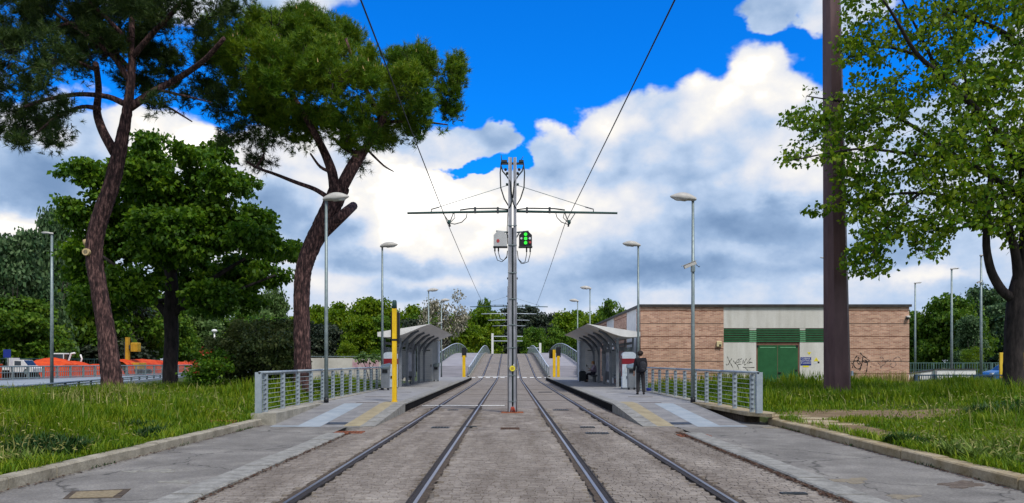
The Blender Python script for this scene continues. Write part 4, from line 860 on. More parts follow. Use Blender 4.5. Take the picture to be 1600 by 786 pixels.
w_ = bp(MB().box(11.62, 11.90, BY - .13, BY - .001, 2.44, 2.74, .03).build('wall_lamp', M['lamp_box'], bd)); MB().box(11.74, 11.86, BY - .137, BY - .131, 2.46, 2.56).build('lens', M['fascia'], w_)
s_ = bp(MB().box(16.34, 16.93, BY - .005, BY + .018, 1.40, 1.84).build('door_sign', M['sign_blue'], bd)); tag(s_, 'blue sign with white lettering beside the green door')
def text(body, size, loc, mt, parent, rot=(rad(90), 0, 0), name='lettering'):
    c = bpy.data.curves.new('t', 'FONT'); c.body = body; c.size = size; c.align_x = 'CENTER'; c.align_y = 'CENTER'; c.extrude = .0015
    o = bpy.data.objects.new('t', c); COL.objects.link(o); bpy.context.view_layer.update()
    me = bpy.data.meshes.new_from_object(o.evaluated_get(bpy.context.evaluated_depsgraph_get())); bpy.data.objects.remove(o)
    me.name = name; me.materials.clear(); q = link(name, me, mt, parent); q.location = loc; q.rotation_euler = rot; return q
for (t, z_, sz) in (('CABINA', 1.755, .135), ('ELETTRICA', 1.635, .125), ('E LOCALE', 1.515, .12)):
    q = text(t, sz, (16.635, BY - .0075, z_), M['white'], s_)
bp(MB().box(16.48, 16.80, BY + .012, BY + .019, 1.28, 1.36).build('warning_label', M['yellow_sign'], bd))
tri = lambda cx, cz, r_: [(cx - r_, cz - r_ * .6), (cx + r_, cz - r_ * .6), (cx, cz + r_)]
for (cx, cz, r_, up) in ((16.83, 2.06, .11, -1), (17.22, 1.70, .14, 1)):
    pts = tri(cx, cz, r_) if up > 0 else [(cx - r_, cz + r_ * .6), (cx, cz - r_), (cx + r_, cz + r_ * .6)]
    t_ = bp(MB().prism(pts, 'y', BY + .012, BY + .019).build('warning_triangle', M['yellow_sign'], bd)); MB().box(cx - .015, cx + .015, BY + .009, BY + .0118, cz - .04, cz + .05).build('symbol', M['ochre'], t_)
bp(MB().box(17.30, 17.40, BY + .012, BY + .019, 1.50, 1.60).build('notice', M['black'], bd)); bp(MB().box(17.08, 17.26, BY + .012, BY + .019, 1.48, 1.56).build('notice', M['white_lens'], bd))
k_ = bp(MB().ball((BX1 - .15, BY - .12, 4.02), .09).build('dome_camera', M['black'], bd)); MB().box(BX1 - .2, BX1 - .02, BY - .17, BY - .001, 4.06, 4.16).build('camera_bracket', M['white'], k_)
f_ = bp(MB().box(BX0 - .06, BX0 - .001, BY + .35, BY + 1.1, 1.95, 2.95).build('wall_box', M['fascia'], bd)); MB().box(BX0 - .066, BX0 - .061, BY + .45, BY + 1.0, 2.05, 2.85).build('panel', M['badge_brown'], f_)
def graffiti(strokes, w, mt, lab, yy):
    mb = MB()
    for st in strokes:
        pts = [Vector((P(px, py, BY)[0], yy, P(px, py, BY)[2])) for px, py in st]; sm_ = []
        for i in range(len(pts) - 1):
            p0, p1, p2, p3 = pts[max(i - 1, 0)], pts[i], pts[i + 1], pts[min(i + 2, len(pts) - 1)]
            for k in range(5):
                t = k / 5; sm_.append(.5 * ((2 * p1) + (p2 - p0) * t + (2 * p0 - 5 * p1 + 4 * p2 - p3) * t * t + (3 * p1 - p0 - 3 * p2 + p3) * t ** 3))
        sm_.append(pts[-1]); n = len(sm_); rows = []
        for i, q in enumerate(sm_):
            d = (sm_[min(i + 1, n - 1)] - sm_[max(i - 1, 0)]).normalized(); nn = Vector((-d.z, 0, d.x)) * w * (.75 + .35 * math.sin(i * .9)); rows.append([tuple(q - nn), tuple(q + nn)])
        mb.sheet(rows)
    tag(bp(mb.build('graffiti', M[mt], bd)), lab)
g = lambda pts: [(1325 + a / 11.23, 540 + b / 11.23) for a, b in pts]
graffiti([g([(160, 175), (120, 230), (100, 300), (115, 370), (165, 410), (205, 400), (235, 340), (255, 250), (262, 190)]), g([(215, 125), (250, 170), (310, 215), (370, 265), (345, 290), (285, 290), (265, 270), (300, 255), (345, 290)]), g([(175, 200), (195, 235), (160, 270), (185, 320), (215, 320), (205, 290), (180, 265), (120, 265)]), g([(340, 290), (335, 380), (320, 460), (290, 560), (270, 610)]), g([(255, 250), (240, 330), (205, 440)]), g([(60, 300), (90, 340), (75, 390)]), g([(75, 480), (120, 480), (140, 500), (110, 520), (75, 515)]), g([(390, 375), (402, 368), (400, 382)])], .030, 'spray', 'bold black spray painted tag on the brick', BY - .004)
graffiti([g([(560, 215), (590, 200), (620, 230), (600, 270), (560, 280)]), g([(520, 300), (560, 340), (580, 400), (590, 360), (650, 320), (640, 260), (600, 270)]), g([(640, 270), (680, 290), (690, 255), (660, 260)]), g([(700, 260), (740, 290), (745, 255), (710, 250)]), g([(760, 310), (740, 350), (790, 385), (840, 340), (830, 290), (790, 260), (840, 210), (880, 200), (920, 230), (935, 290)])], .020, 'spray_thin', 'thin grey spray painted scrawl on the brick', BY - .003)
g = lambda pts: [(1125 + a / 15.72, 545 + b / 15.72) for a, b in pts]
graffiti([g([(185, 190), (210, 260), (235, 310), (215, 370), (170, 405), (150, 370)]), g([(290, 240), (255, 300), (240, 330), (280, 390), (325, 480)]), g([(330, 290), (360, 340), (385, 360), (440, 330), (520, 320)]), g([(480, 245), (420, 290), (385, 355), (430, 410), (470, 510)]), g([(540, 240), (490, 270), (460, 300)]), g([(575, 270), (560, 380)]), g([(655, 240), (625, 290), (600, 340), (605, 400), (650, 360)]), g([(760, 230), (710, 300), (680, 350), (740, 350), (720, 320), (800, 345)]), g([(440, 380), (530, 380)]), g([(620, 475), (650, 490), (690, 540)]), g([(560, 450), (660, 460), (850, 460)])], .018, 'spray', 'black scribbled tag on the white plaster', BY + .016)
# ================================================================= FOLIAGE TOOLS
def unit(v): return v / np.maximum(np.linalg.norm(v, axis=-1, keepdims=True), 1e-9)
def rdir(n): return unit(rng.normal(size=(n, 3)))
def leaves(C, D, ln, wd, droop=.25, name='crown'):
    """one folded diamond per leaf"""
    n = len(C); R = rdir(n); Sd = unit(np.cross(D, R)); Nn = np.cross(Sd, D)
    ln = np.broadcast_to(ln, (n,))[:, None]; wd = np.broadcast_to(wd, (n,))[:, None]
    V = np.stack([C, C + D * ln * .45 + Sd * wd * .5 - Nn * ln * .06, C + D * ln - np.array([0, 0, 1.0]) * ln * droop * .5, C + D * ln * .45 - Sd * wd * .5 - Nn * ln * .06], 1)
    return V.reshape(-1, 3)
def needles(C, D, ln, wd):
    n = len(C); Sd = unit(np.cross(D, rdir(n))) * wd
    V = np.stack([C - Sd * .5, C + Sd * .5, C + D * np.broadcast_to(ln, (n,))[:, None]], 1); return V.reshape(-1, 3)
def in_lobes(lobes, n, inner=.55, up=0.0, flat=.8):
    """points in the outer shell of a set of ellipsoids (x, y, z, r)"""
    Lb = np.array(lobes, float); p = Lb[:, 3] ** 2; idx = rng.choice(len(Lb), n, p=p / p.sum())
    d = rdir(n); d[:, 2] = np.where(rng.random(n) < up, np.abs(d[:, 2]), d[:, 2])
    r = Lb[idx, 3] * rng.uniform(inner ** 3, 1, n) ** (1 / 3)
    off = d * r[:, None]; off[:, 2] *= flat
    return Lb[idx, :3] + off, d, idx
def px_lobes(lst, Y, dep, seed=1):
    g = random.Random(seed); out = []
    for it in lst:
        px, py, rp = it[:3]; y = Y + (it[3] if len(it) > 3 else g.uniform(-dep, dep)); x, _, z = P(px, py, y); out.append((x, y, z, rp * y / F))
    return out
def pine_crown(lobes, n, k, name, mt, parent, up=.25, hang=0.0, wd=.020, ln=(.16, .25), inner=.72, rr=.36, per=20, fill=0):
    C0, d0, _ = in_lobes(lobes, max(30, n // per), inner, up, .8)
    j = rng.integers(0, len(C0), n); o_ = rdir(n); o_[:, 2] = np.where(rng.random(n) < .5, np.abs(o_[:, 2]), o_[:, 2])
    C = C0[j] + o_ * rr * (rng.uniform(.3, 1.2, n))[:, None]; d = unit(d0[j] * .35 + o_)
    ax = unit(d * .8 + np.array([0, 0, .55 - hang]) + rng.normal(size=d.shape) * .25)
    if fill:
        Cf, df, _ = in_lobes(lobes, fill, .1, 0, .75); C = np.concatenate([C, Cf]); ax = np.concatenate([ax, unit(df + np.array([0, 0, .4]))])
    Cc = np.repeat(C, k, 0); A = np.repeat(ax, k, 0)
    D = unit(A * .75 + rdir(len(Cc)) * .8)
    V = needles(Cc - A * rng.uniform(0, .14, len(Cc))[:, None], D, rng.uniform(*ln, len(Cc)), wd)
    return link(name, np_mesh(name, V, 3), mt, parent), C, ax
def broad_crown(lobes, n, k, size, name, mt, parent, spread=.28, inner=.5, flat=.8, droop=.3, clump=.6):
    m_ = max(20, n // 9); C0, d0, _ = in_lobes(lobes, m_, inner, .15, flat); j = rng.integers(0, m_, n); o_ = rdir(n)
    C = C0[j] + o_ * (rng.random(n) ** .4)[:, None] * clump * np.array([1, 1, .55]); d = unit(d0[j] * .5 + o_)
    Cc = np.repeat(C, k, 0) + rng.normal(size=(n * k, 3)) * spread * np.array([1, 1, .45])
    D = unit(np.repeat(d, k, 0) * .5 + rdir(n * k) * .8 + np.array([0, 0, -.25]))
    s = rng.uniform(.7, 1.2, n * k) * size
    return link(name, np_mesh(name, leaves(Cc, D, s, s * .8, droop), 4), mt, parent)
def limb(mb, pts, r0, r1, sides=8):
    n = len(pts); q = []
    for i in range(n - 1):
        for k in range(4): q.append(Vector(pts[i]).lerp(Vector(pts[i + 1]), k / 4))
    q.append(Vector(pts[-1])); m_ = len(q)
    # smooth the corners
    for _ in range(2): q = [q[0]] + [(q[i - 1] + q[i] * 2 + q[i + 1]) / 4 for i in range(1, m_ - 1)] + [q[-1]]
    mb.tube(q, [r0 + (r1 - r0) * i / (m_ - 1) for i in range(m_)], sides)
def trunk_px(pts, widths, Y, sides=40, sub=14, ridge=.07, seed=0, lean=0.0):
    """a ridged trunk along photo points with given pixel widths"""
    g = random.Random(seed); ph = [g.uniform(0, 6.3) for _ in range(8)]; n = len(pts)
    path = []; rr = []
    W_ = [Vector(P(px, py, Y + lean * i)) for i, (px, py) in enumerate(pts)]
    for i in range(n - 1):
        p0, p1, p2, p3 = W_[max(i - 1, 0)], W_[i], W_[i + 1], W_[min(i + 2, n - 1)]
        for k in range(sub):
            t = k / sub; path.append(.5 * ((2 * p1) + (p2 - p0) * t + (2 * p0 - 5 * p1 + 4 * p2 - p3) * t * t + (3 * p1 - p0 - 3 * p2 + p3) * t ** 3))
            rr.append((widths[i] + (widths[i + 1] - widths[i]) * t) / 2 * Y / F)
    path.append(W_[-1]); rr.append(widths[-1] / 2 * Y / F)
    def wob(i, k):
        a = 2 * math.pi * k / sides
        return 1 + ridge * (math.sin(a * 11 + ph[0] + 1.3 * math.sin(i * .22 + ph[1])) * .5 + math.sin(a * 17 + ph[2] + 1.7 * math.sin(i * .17)) * .35 + g.uniform(-.55, .55)) + .03 * math.sin(a * 2 + i * .09 + ph[3])
    return MB().tube(path, rr, sides, True, True, wob)

# ---------------------------------------------------------------- leaf materials
M['pine_a'] = leafmat('shaded pine needles', (.016, .042, .012), (.036, .074, .014), (.078, .120, .016), .8, .55, .22)  # pine needles with shade put into a darker colour
M['pine_b'] = leafmat('bright pine needles', (.034, .100, .006), (.088, .178, .007), (.21, .28, .010), .55, .5, .34)  # the same needles, sunlit look put into a lighter colour
M['candle'] = mat('tan pine candles', (.36, .23, .09), (.46, .32, .14), 5, .7)
M['leaf_dark'] = leafmat('dark broad leaves', (.026, .082, .005), (.066, .158, .007), (.155, .265, .011), .5, .5, .42)
M['leaf_right'] = leafmat('fresh spring leaves', (.052, .138, .005), (.122, .225, .007), (.245, .33, .012), .6, .6, .5)
M['leaf_poplar'] = leafmat('poplar leaves', (.028, .072, .026), (.062, .125, .045), (.14, .22, .095), .5, .6, .3)
M['leaf_mid'] = leafmat('mid green leaves', (.032, .092, .008), (.076, .165, .010), (.15, .235, .018), .35, .5, .4)
M['leaf_bright'] = leafmat('yellow green leaves', (.055, .125, .005), (.12, .21, .005), (.23, .29, .008), .22, .4, .45)
M['leaf_evergreen'] = leafmat('dark evergreen leaves', (.012, .024, .015), (.026, .042, .024), (.060, .072, .040), .3, .5, .15)
M['leaf_pale'] = leafmat('pale willow leaves', (.045, .095, .025), (.09, .16, .04), (.16, .24, .075), .35, .5, .3)
M['leaf_brown'] = leafmat('brownish shrub leaves', (.028, .052, .012), (.062, .095, .020), (.13, .15, .04), .5, .55, .15)
M['blossom'] = leafmat('creamy blossom', (.10, .10, .05), (.24, .22, .15), (.48, .45, .36), .9, .8, .3)
M['flower_red'] = leafmat('red flowers', (.20, .02, .012), (.36, .045, .02), (.5, .09, .04), 1, .8, .2)

# ================================================================= THE TWO PINES
YP1, YP2 = 26.5, 29.0
p1 = empty('pine_tree', P(178, 604, YP1), 'leaning umbrella pine with a sawn branch scar, nearest tree on the left', 'tree'); i1 = Matrix.Translation(-Vector(P(178, 604, YP1)))
def under(o, inv): o.matrix_parent_inverse = inv; return o
T1 = [(178, 628), (174, 590), (166, 520), (156, 460), (147, 400), (153, 352), (174, 290), (186, 240), (198, 178), (205, 120), (206, 60)]
under(trunk_px(T1, [35, 30, 25.5, 24, 24, 24, 22, 20, 15, 12, 7.5], YP1, 44, 12, .09, 3).build('trunk', M['bark_pine'], p1), i1)
mb = MB(); R = YP1 / F
for pts, a, b in (([(180, 240), (160, 205), (150, 175), (155, 140), (150, 100)], 8, 4), ([(203, 168), (240, 143), (280, 122), (320, 95), (350, 60)], 7, 3), ([(200, 165), (170, 150), (120, 146), (60, 158), (20, 175)], 5, 2), ([(205, 130), (180, 90), (130, 50), (70, 10)], 5, 2),
                  ([(206, 90), (240, 50), (280, 10), (310, -40)], 5, 2), ([(155, 170), (130, 165), (90, 180), (55, 210)], 4, 1.5), ([(205, 110), (160, 60), (110, 30), (60, 60)], 4, 1.5), ([(206, 60), (206, 0), (190, -70)], 5, 2), ([(215, 155), (260, 165), (300, 190)], 3, 1), ([(150, 110), (110, 90), (60, 100), (10, 120)], 3, 1), ([(206, 70), (150, 10), (80, -40)], 4, 1.5), ([(245, 140), (290, 150), (330, 160)], 2.5, 1)):
    g_ = random.Random(len(pts) + a); limb(mb, [P(px, py, YP1 + k * g_.uniform(-.5, .5)) for k, (px, py) in enumerate(pts)], a * R, b * R)
under(mb.build('branches', M['bark_pine'], p1), i1)
lob1 = px_lobes([(40, 40, 70), (20, 150, 62), (120, 20, 80), (200, 30, 80), (270, 50, 62), (305, 105, 46), (80, 115, 68), (150, 95, 60), (255, 105, 50), (55, 195, 42), (18, 205, 30), (20, 90, 58), (315, 30, 44), (110, 185, 34), (0, 20, 66), (150, -50, 120), (240, -50, 110), (50, -60, 110), (320, -20, 60), (215, 120, 40), (285, 165, 30), (85, 218, 20), (180, 60, 80), (40, 225, 14), (330, 150, 26), (250, 170, 18), (-60, 60, 80), (-50, 150, 60)], YP1, 2.6, 5)
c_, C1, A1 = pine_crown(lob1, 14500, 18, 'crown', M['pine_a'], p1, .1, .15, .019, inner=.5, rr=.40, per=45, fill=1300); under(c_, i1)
def twigs(lobes, C, k, name, mt, parent, inv, r=.010):
    mb = MB(); Lb = np.array(lobes); sel = rng.choice(len(C), k, replace=False)
    for i in sel:
        d2 = ((Lb[:, :3] - C[i]) ** 2).sum(1); j = int(np.argmin(d2)); a = Lb[j, :3] * .75 + C[i] * .25; m_ = (a + C[i]) / 2 + rng.normal(size=3) * .08
        mb.tube([a, m_, C[i]], [r * 1.8, r * 1.2, r * .6], 4, False)
    return under(tag(mb.build(name, mt, parent), kind='stuff'), inv)
twigs(lob1, C1, 700, 'twigs', M['bark_dark'], p1, i1)
s_ = MB(); c0 = Vector(P(143.5, 396, YP1)) + Vector((0, -.40, 0))
s_.prism([(c0.x + .12 * math.cos(a), c0.z + .12 * math.sin(a)) for a in np.linspace(0, 6.283, 17)[:-1]], 'y', c0.y + .0, c0.y + .16); s_ = under(s_.build('sawn_stub', M['cut_wood'], p1), i1)
MB().prism([(c0.x + .07 * math.cos(a), c0.z + .07 * math.sin(a)) for a in np.linspace(0, 6.283, 15)[:-1]], 'y', c0.y - .004, c0.y - .001).build('heartwood', M['wood_stain'], s_)
s2 = Vector(P(134, 380, YP1)); under(MB().tube([s2 + Vector((-.03, -.05, 0)), s2 + Vector((.12, -.02, .03))], .12, 10).build('sawn_stub', M['cut_wood'], p1), i1)

p2 = empty('pine_tree', P(474, 592, YP2), 'forked umbrella pine with a broad lobed crown behind the left fence', 'tree'); i2 = Matrix.Translation(-Vector(P(474, 592, YP2)))
T2 = [(474, 612), (473, 580), (472, 530), (471, 470), (474, 425), (484, 392), (502, 355), (520, 318), (532, 290)]
under(trunk_px(T2, [31, 27, 25, 24, 24, 25, 28, 30, 30], YP2, 44, 12, .08, 9).build('trunk', M['bark_pine'], p2), i2)
mb = MB(); R = YP2 / F
for pts, a, b in (([(524, 312), (520, 270), (508, 240), (494, 212), (470, 170), (440, 120)], 9, 3), ([(530, 300), (548, 268), (566, 240), (585, 210), (610, 165), (650, 120)], 10, 3), ([(534, 290), (548, 262), (558, 246)], 9, 7.5), ([(496, 372), (520, 350), (540, 332), (552, 322)], 10, 7),
                  ([(512, 308), (492, 295), (462, 285), (430, 272), (400, 262), (385, 252)], 4, 1.5), ([(566, 240), (540, 235), (520, 215)], 4, 2), ([(520, 270), (500, 262), (485, 240)], 3, 1.5), ([(585, 210), (600, 190), (560, 120), (540, 60)], 6, 2), ([(470, 170), (430, 150), (380, 120)], 5, 2), ([(600, 190), (660, 190), (700, 195)], 3, 1), ([(400, 262), (415, 240), (405, 215)], 2, 1), ([(575, 235), (600, 260), (615, 268)], 2, .8)):
    g_ = random.Random(len(pts) * 3 + a); limb(mb, [P(px, py, YP2 + k * g_.uniform(-.3, .3)) for k, (px, py) in enumerate(pts)], a * R, b * R, 12)
under(mb.build('branches', M['bark_pine'], p2), i2)
lob2 = px_lobes([(372, 70, 58, -1), (430, 48, 44, 0), (405, 105, 62, -2), (480, 55, 44, 1), (520, 62, 46, 2), (545, 100, 46, 0), (470, 105, 62, -2.6), (600, 120, 50, 1), (650, 108, 40, 0), (690, 118, 38, .5), (640, 150, 52, -1.5), (560, 150, 56, -2.2), (500, 165, 48, -1.5), (430, 165, 52, -1.2), (370, 140, 52, .5), (600, 190, 40, .5), (655, 185, 30, -.5), (698, 160, 26, .5), (540, 205, 36, .5), (580, 225, 24, -1), (350, 100, 40, 0), (690, 205, 13, 0), (505, 110, 60, 1.5), (450, 75, 60, 2), (480, 200, 24, 1), (715, 122, 18, 0), (655, 212, 16, .5), (470, 205, 34, 0), (540, 220, 30, -.5), (420, 195, 36, 0), (500, 200, 36, 1), (600, 215, 30, 1), (570, 195, 40, 0), (450, 140, 60, -2.6), (520, 130, 56, -3)], YP2, 2, 6); lob2 = [(x_, y_, z_ + .06 * r_, r_ * .86) for x_, y_, z_, r_ in lob2]
c_, C2, A2 = pine_crown(lob2, 15000, 19, 'crown', M['pine_b'], p2, .62, -.25, .022, (.16, .27), inner=.88, rr=.42, per=60, fill=2600); under(c_, i2)
thin2 = px_lobes([(372, 195, 36), (395, 225, 30), (355, 175, 34), (415, 250, 16), (430, 215, 22), (600, 262, 16), (385, 255, 14), (360, 215, 22), (560, 262, 12), (340, 200, 20)], YP2, 1.5, 8)
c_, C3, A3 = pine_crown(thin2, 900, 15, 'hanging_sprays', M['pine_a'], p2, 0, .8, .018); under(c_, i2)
top = C2[(A2[:, 2] > .75) & (np.arange(len(C2)) < 15000)]; top = top[rng.choice(len(top), 700)]; cd = top + np.array([0, 0, .10]); under(tag(link('candles', np_mesh('candles', needles(cd, unit(np.array([0, 0, 1.0]) + rng.normal(size=cd.shape) * .15), rng.uniform(.10, .17, len(cd)), .034), 3), M['candle'], p2), kind='stuff'), i2)
twigs(lob2 + thin2, np.concatenate([C2, C3, C3]), 600, 'twigs', M['bark_dark'], p2, i2)

# ================================================================= DARK LIME TREE BEHIND THE PINES
YL = 38.0; bl = Vector(P(267, 604, YL)); t3 = empty('lime_tree', bl, 'dense dark green lime tree with a slim black trunk, between the two pines', 'tree'); i3 = Matrix.Translation(-bl)
under(trunk_px([(266, 612), (266, 575), (268, 530), (267, 490), (268, 440), (262, 380)], [26, 22, 21, 21, 18, 12], YL, 28, 6, .05, 4).build('trunk', M['bark_dark'], t3), i3)
mb = MB(); R = YL / F
for pts, a, b in (([(267, 500), (240, 465), (200, 430), (160, 400)], 7, 2), ([(268, 495), (300, 460), (340, 430), (390, 400)], 7, 2), ([(266, 440), (250, 380), (230, 300)], 6, 2), ([(268, 430), (300, 360), (330, 280)], 6, 2), ([(267, 490), (320, 470), (380, 450), (430, 430)], 4, 1.5), ([(262, 470), (210, 470), (150, 465)], 4, 1.5)): limb(mb, [P(px, py, YL) for px, py in pts], a * R, b * R)
under(mb.build('branches', M['bark_dark'], t3), i3)
lob3 = px_lobes([(140, 272, 26), (180, 300, 46), (225, 255, 40), (250, 300, 62), (318, 265, 44), (345, 235, 24), (350, 290, 44), (378, 290, 18), (140, 345, 42), (190, 370, 62), (265, 370, 72), (335, 365, 62), (395, 375, 40), (438, 392, 26), (145, 425, 46), (205, 440, 48), (300, 435, 58), (375, 430, 46), (425, 425, 28), (108, 265, 9), (236, 218, 15), (335, 468, 40), (185, 470, 34), (132, 470, 34), (455, 385, 16), (290, 240, 16), (195, 262, 22), (380, 470, 24), (110, 330, 20), (400, 340, 26), (120, 390, 26), (265, 330, 60)], YL, 2.8, 11); lob3 = [(x_, y_, z_, r_ * .80) for x_, y_, z_, r_ in lob3]
under(broad_crown(lob3, 7000, 13, .225, 'crown', M['leaf_dark'], t3, .16, .55, clump=.5), i3)

# ================================================================= MAPLE ON THE RIGHT
YR = 25.5; br = Vector(P(1583, 612, YR)); t4 = empty('maple_tree', br, 'airy fresh green tree with spreading branches at the right edge', 'tree'); i4 = Matrix.Translation(-br)
under(trunk_px([(1583, 630), (1583, 600), (1584, 540), (1586, 500), (1590, 455), (1600, 400), (1604, 330), (1600, 250), (1610, 150), (1605, 40), (1600, -60)], [36, 29, 26, 28, 26, 18, 17, 15, 12, 9, 6], YR, 36, 8, .06, 14).build('trunk', M['bark_dark'], t4), i4)
mb = MB(); R = YR / F; tips4 = []
for pts, a, b in (([(1586, 470), (1565, 455), (1548, 425), (1540, 385), (1543, 330), (1550, 260), (1540, 200)], 8, 3), ([(1592, 450), (1588, 400), (1575, 350), (1568, 300)], 8, 4), ([(1602, 270), (1565, 215), (1525, 170), (1480, 125), (1430, 85), (1400, 30), (1380, 0)], 6, 1.5), ([(1602, 310), (1550, 275), (1500, 250), (1440, 205), (1380, 170), (1300, 155)], 6, 1.2), ([(1605, 80), (1560, 45), (1520, 30), (1470, 10)], 5, 1.5),
                  ([(1543, 330), (1500, 310), (1440, 300), (1370, 305), (1290, 325)], 4, 1), ([(1500, 250), (1420, 240), (1340, 230), (1240, 250)], 3.5, 1), ([(1430, 85), (1380, 70), (1330, 90)], 3, 1), ([(1440, 300), (1400, 330), (1370, 380), (1350, 430)], 2.5, .8), ([(1570, 340), (1530, 350), (1480, 360), (1450, 390)], 3, 1), ([(1380, 170), (1320, 160), (1260, 150)], 2.5, .8), ([(1470, 120), (1440, 60), (1400, -20)], 3, 1), ([(1605, 160), (1660, 80), (1700, 0)], 5, 2), ([(1605, 260), (1680, 200), (1740, 150)], 5, 2), ([(1600, 380), (1660, 330), (1720, 300)], 5, 2), ([(1525, 170), (1500, 100), (1480, 40)], 3, 1)):
    g_ = random.Random(int(a * 7) + len(pts)); dy = g_.uniform(-.45, .45); q = [P(px, py, YR + k * dy) for k, (px, py) in enumerate(pts)]; limb(mb, q, a * R, b * R); tips4 += q[2:]
under(mb.build('branches', M['bark_dark'], t4), i4)
poly4 = np.array([(1322, -10), (1312, 60), (1318, 112), (1335, 135), (1300, 150), (1262, 126), (1262, 165), (1232, 175), (1226, 192), (1262, 210), (1222, 238), (1220, 256), (1252, 262), (1310, 252), (1306, 285), (1335, 300), (1272, 318), (1262, 332), (1300, 346), (1345, 345), (1322, 418), (1350, 442), (1378, 425), (1385, 385), (1412, 355), (1430, 398), (1462, 402), (1495, 352), (1545, 360), (1600, 395), (1700, 400), (1800, 300), (1830, 100), (1780, -120), (1650, -190), (1480, -170), (1350, -90)], float)
def inside(p, poly):
    x, y = p[:, 0], p[:, 1]; c = np.zeros(len(p), bool); j = len(poly) - 1
    for i in range(len(poly)):
        xi, yi = poly[i]; xj, yj = poly[j]; c ^= ((yi > y) != (yj > y)) & (x < (xj - xi) * (y - yi) / (yj - yi + 1e-9) + xi); j = i
    return c
pts = rng.uniform([1215, -190], [1830, 445], (20000, 2)); pts = pts[inside(pts, poly4)]
nz = np.sin(pts[:, 0] * .043 + 1.2 * np.sin(pts[:, 1] * .031)) + np.sin(pts[:, 1] * .058 + pts[:, 0] * .017) + .8 * np.sin(pts[:, 0] * .11 + pts[:, 1] * .09)
keep = rng.random(len(pts)) < np.clip(.54 + .30 * nz + np.clip((pts[:, 0] - 1450) / 500, -.1, .3) + np.clip((pts[:, 1] - 130) / 900, -.1, .2), .12, 1) * np.where(pts[:, 0] > 1640, .35, .62); pts = pts[keep]
dep = rng.normal(0, 1, len(pts)) * np.clip((pts[:, 0] - 1200) / 200, .5, 1.6)
q = np.array([P(a, b, YR + c) for (a, b), c in zip(pts, dep)])
k = 10; Cc = np.repeat(q, k, 0) + rng.normal(size=(len(q) * k, 3)) * np.array([.16, .16, .055])
D = unit(rdir(len(Cc)) * .8 + np.array([-.25, -.1, -.35])); s = rng.uniform(.075, .195, len(Cc))
under(link('crown', np_mesh('crown', leaves(Cc, D, s, s * .85, .35), 4), M['leaf_right'], t4), i4)
mb = MB(); tp = np.array([tuple(a) for a in tips4]); dt = np.sqrt(((q[:, None, :] - tp[None]) ** 2).sum(2)).min(1)   # every spray hangs on a twig that leads back to a limb
nodes = np.empty((len(tp) + len(q), 3)); nodes[:len(tp)] = tp; cnt = len(tp)
for i in np.argsort(dt):
    j = int(np.argmin(((nodes[:cnt] - q[i]) ** 2).sum(1) + .04 * ((nodes[:cnt] - tp[0]) ** 2).sum(1) * 0)); p0 = nodes[j]; ln_ = float(np.linalg.norm(p0 - q[i])); nodes[cnt] = q[i]; cnt += 1
    if ln_ < 1.6: mb.tube([p0, (p0 + q[i]) / 2 + rng.normal(size=3) * .05 * ln_, q[i]], [.009, .007, .004], 3, False)
under(tag(mb.build('twigs', M['bark_dark'], t4), kind='stuff'), i4)

# ================================================================= TREES FURTHER OFF
def proto_tree(seed, mt, kind):
    """crown 10 m wide and 10 m tall on the ground, scaled when placed"""
    g = random.Random(seed); lb = []
    if kind == 'round':
        for _ in range(34): a = g.uniform(0, 6.28); rr = g.uniform(.5, 3.9); z = g.uniform(1.6, 8.7); w = math.sqrt(max(.05, 1 - ((z - 5) / 5) ** 2)); lb.append((rr * w * math.cos(a), rr * w * math.sin(a), z, g.uniform(1.1, 1.9)))
        n, k, size = 2600, 7, .44
    elif kind == 'tall':
        for _ in range(30): z = g.uniform(1.5, 9.2); w = (1 - abs(z - 4.5) / 7.5); a = g.uniform(0, 6.28); rr = g.uniform(.3, 3.4) * w; lb.append((rr * math.cos(a), rr * math.sin(a), z, g.uniform(.8, 1.4)))
        n, k, size = 2300, 7, .38
    elif kind == 'airy':
        for _ in range(30): z = g.uniform(3, 9); a = g.uniform(0, 6.28); rr = g.uniform(.3, 4); lb.append((rr * math.cos(a), rr * math.sin(a), z, g.uniform(.8, 1.3)))
        n, k, size = 700, 5, .32
    st = rng.bit_generator.state
    mesh_o = broad_crown(lb, n, k, size, 'crown', M[mt], None, .3, .6, clump=.9)
    me = mesh_o.data; bpy.data.objects.remove(mesh_o)
    tb = MB(); tb.tube([(0, 0, -.5), (.1, 0, 2), (0, .1, 5), (.1, 0, 8)], [.28, .22, .16, .05], 7)
    for _ in range(5): a = g.uniform(0, 6.28); tb.tube([(0, 0, g.uniform(1.5, 3.5)), (1.2 * math.cos(a), 1.2 * math.sin(a), 4), (2.6 * math.cos(a), 2.6 * math.sin(a), 6)], [.13, .09, .03], 5)
    to = tb.build('trunk', M['bark_dark']); tm = to.data; bpy.data.objects.remove(to)
    return me, tm
PR = {}
for kd, mt, sh in (('poplar', 'leaf_poplar', 'tall'), ('mid', 'leaf_mid', 'round'), ('bright', 'leaf_bright', 'round'), ('dark', 'leaf_evergreen', 'round'), ('pale', 'leaf_pale', 'tall'), ('blossom', 'blossom', 'airy'), ('light', 'leaf_bright', 'airy')):
    PR[kd] = [proto_tree(hash(kd) % 97 + 5 * v if False else sum(map(ord, kd)) + 5 * v, mt, sh) for v in range(2)]
def far_tree(px, py, hw, Y, kd, lab, group, v=0, name='tree', z0=-.2):
    x, y, z = P(px, py, Y); r = empty(name, (x, y, z0), lab, 'tree', group, rz=random.uniform(0, 6.28)); cm, tm = PR[kd][v % 2]
    c = link('crown', cm, None, r); t = link('trunk', tm, None, r); w = hw * 1.12 * Y / F / 4.6; h = (z - z0) / 9.4; r.scale = (w, w, h)
    return r
GL, GM, GR = 'trees on the far left', 'wood behind the platforms', 'trees on the far right'
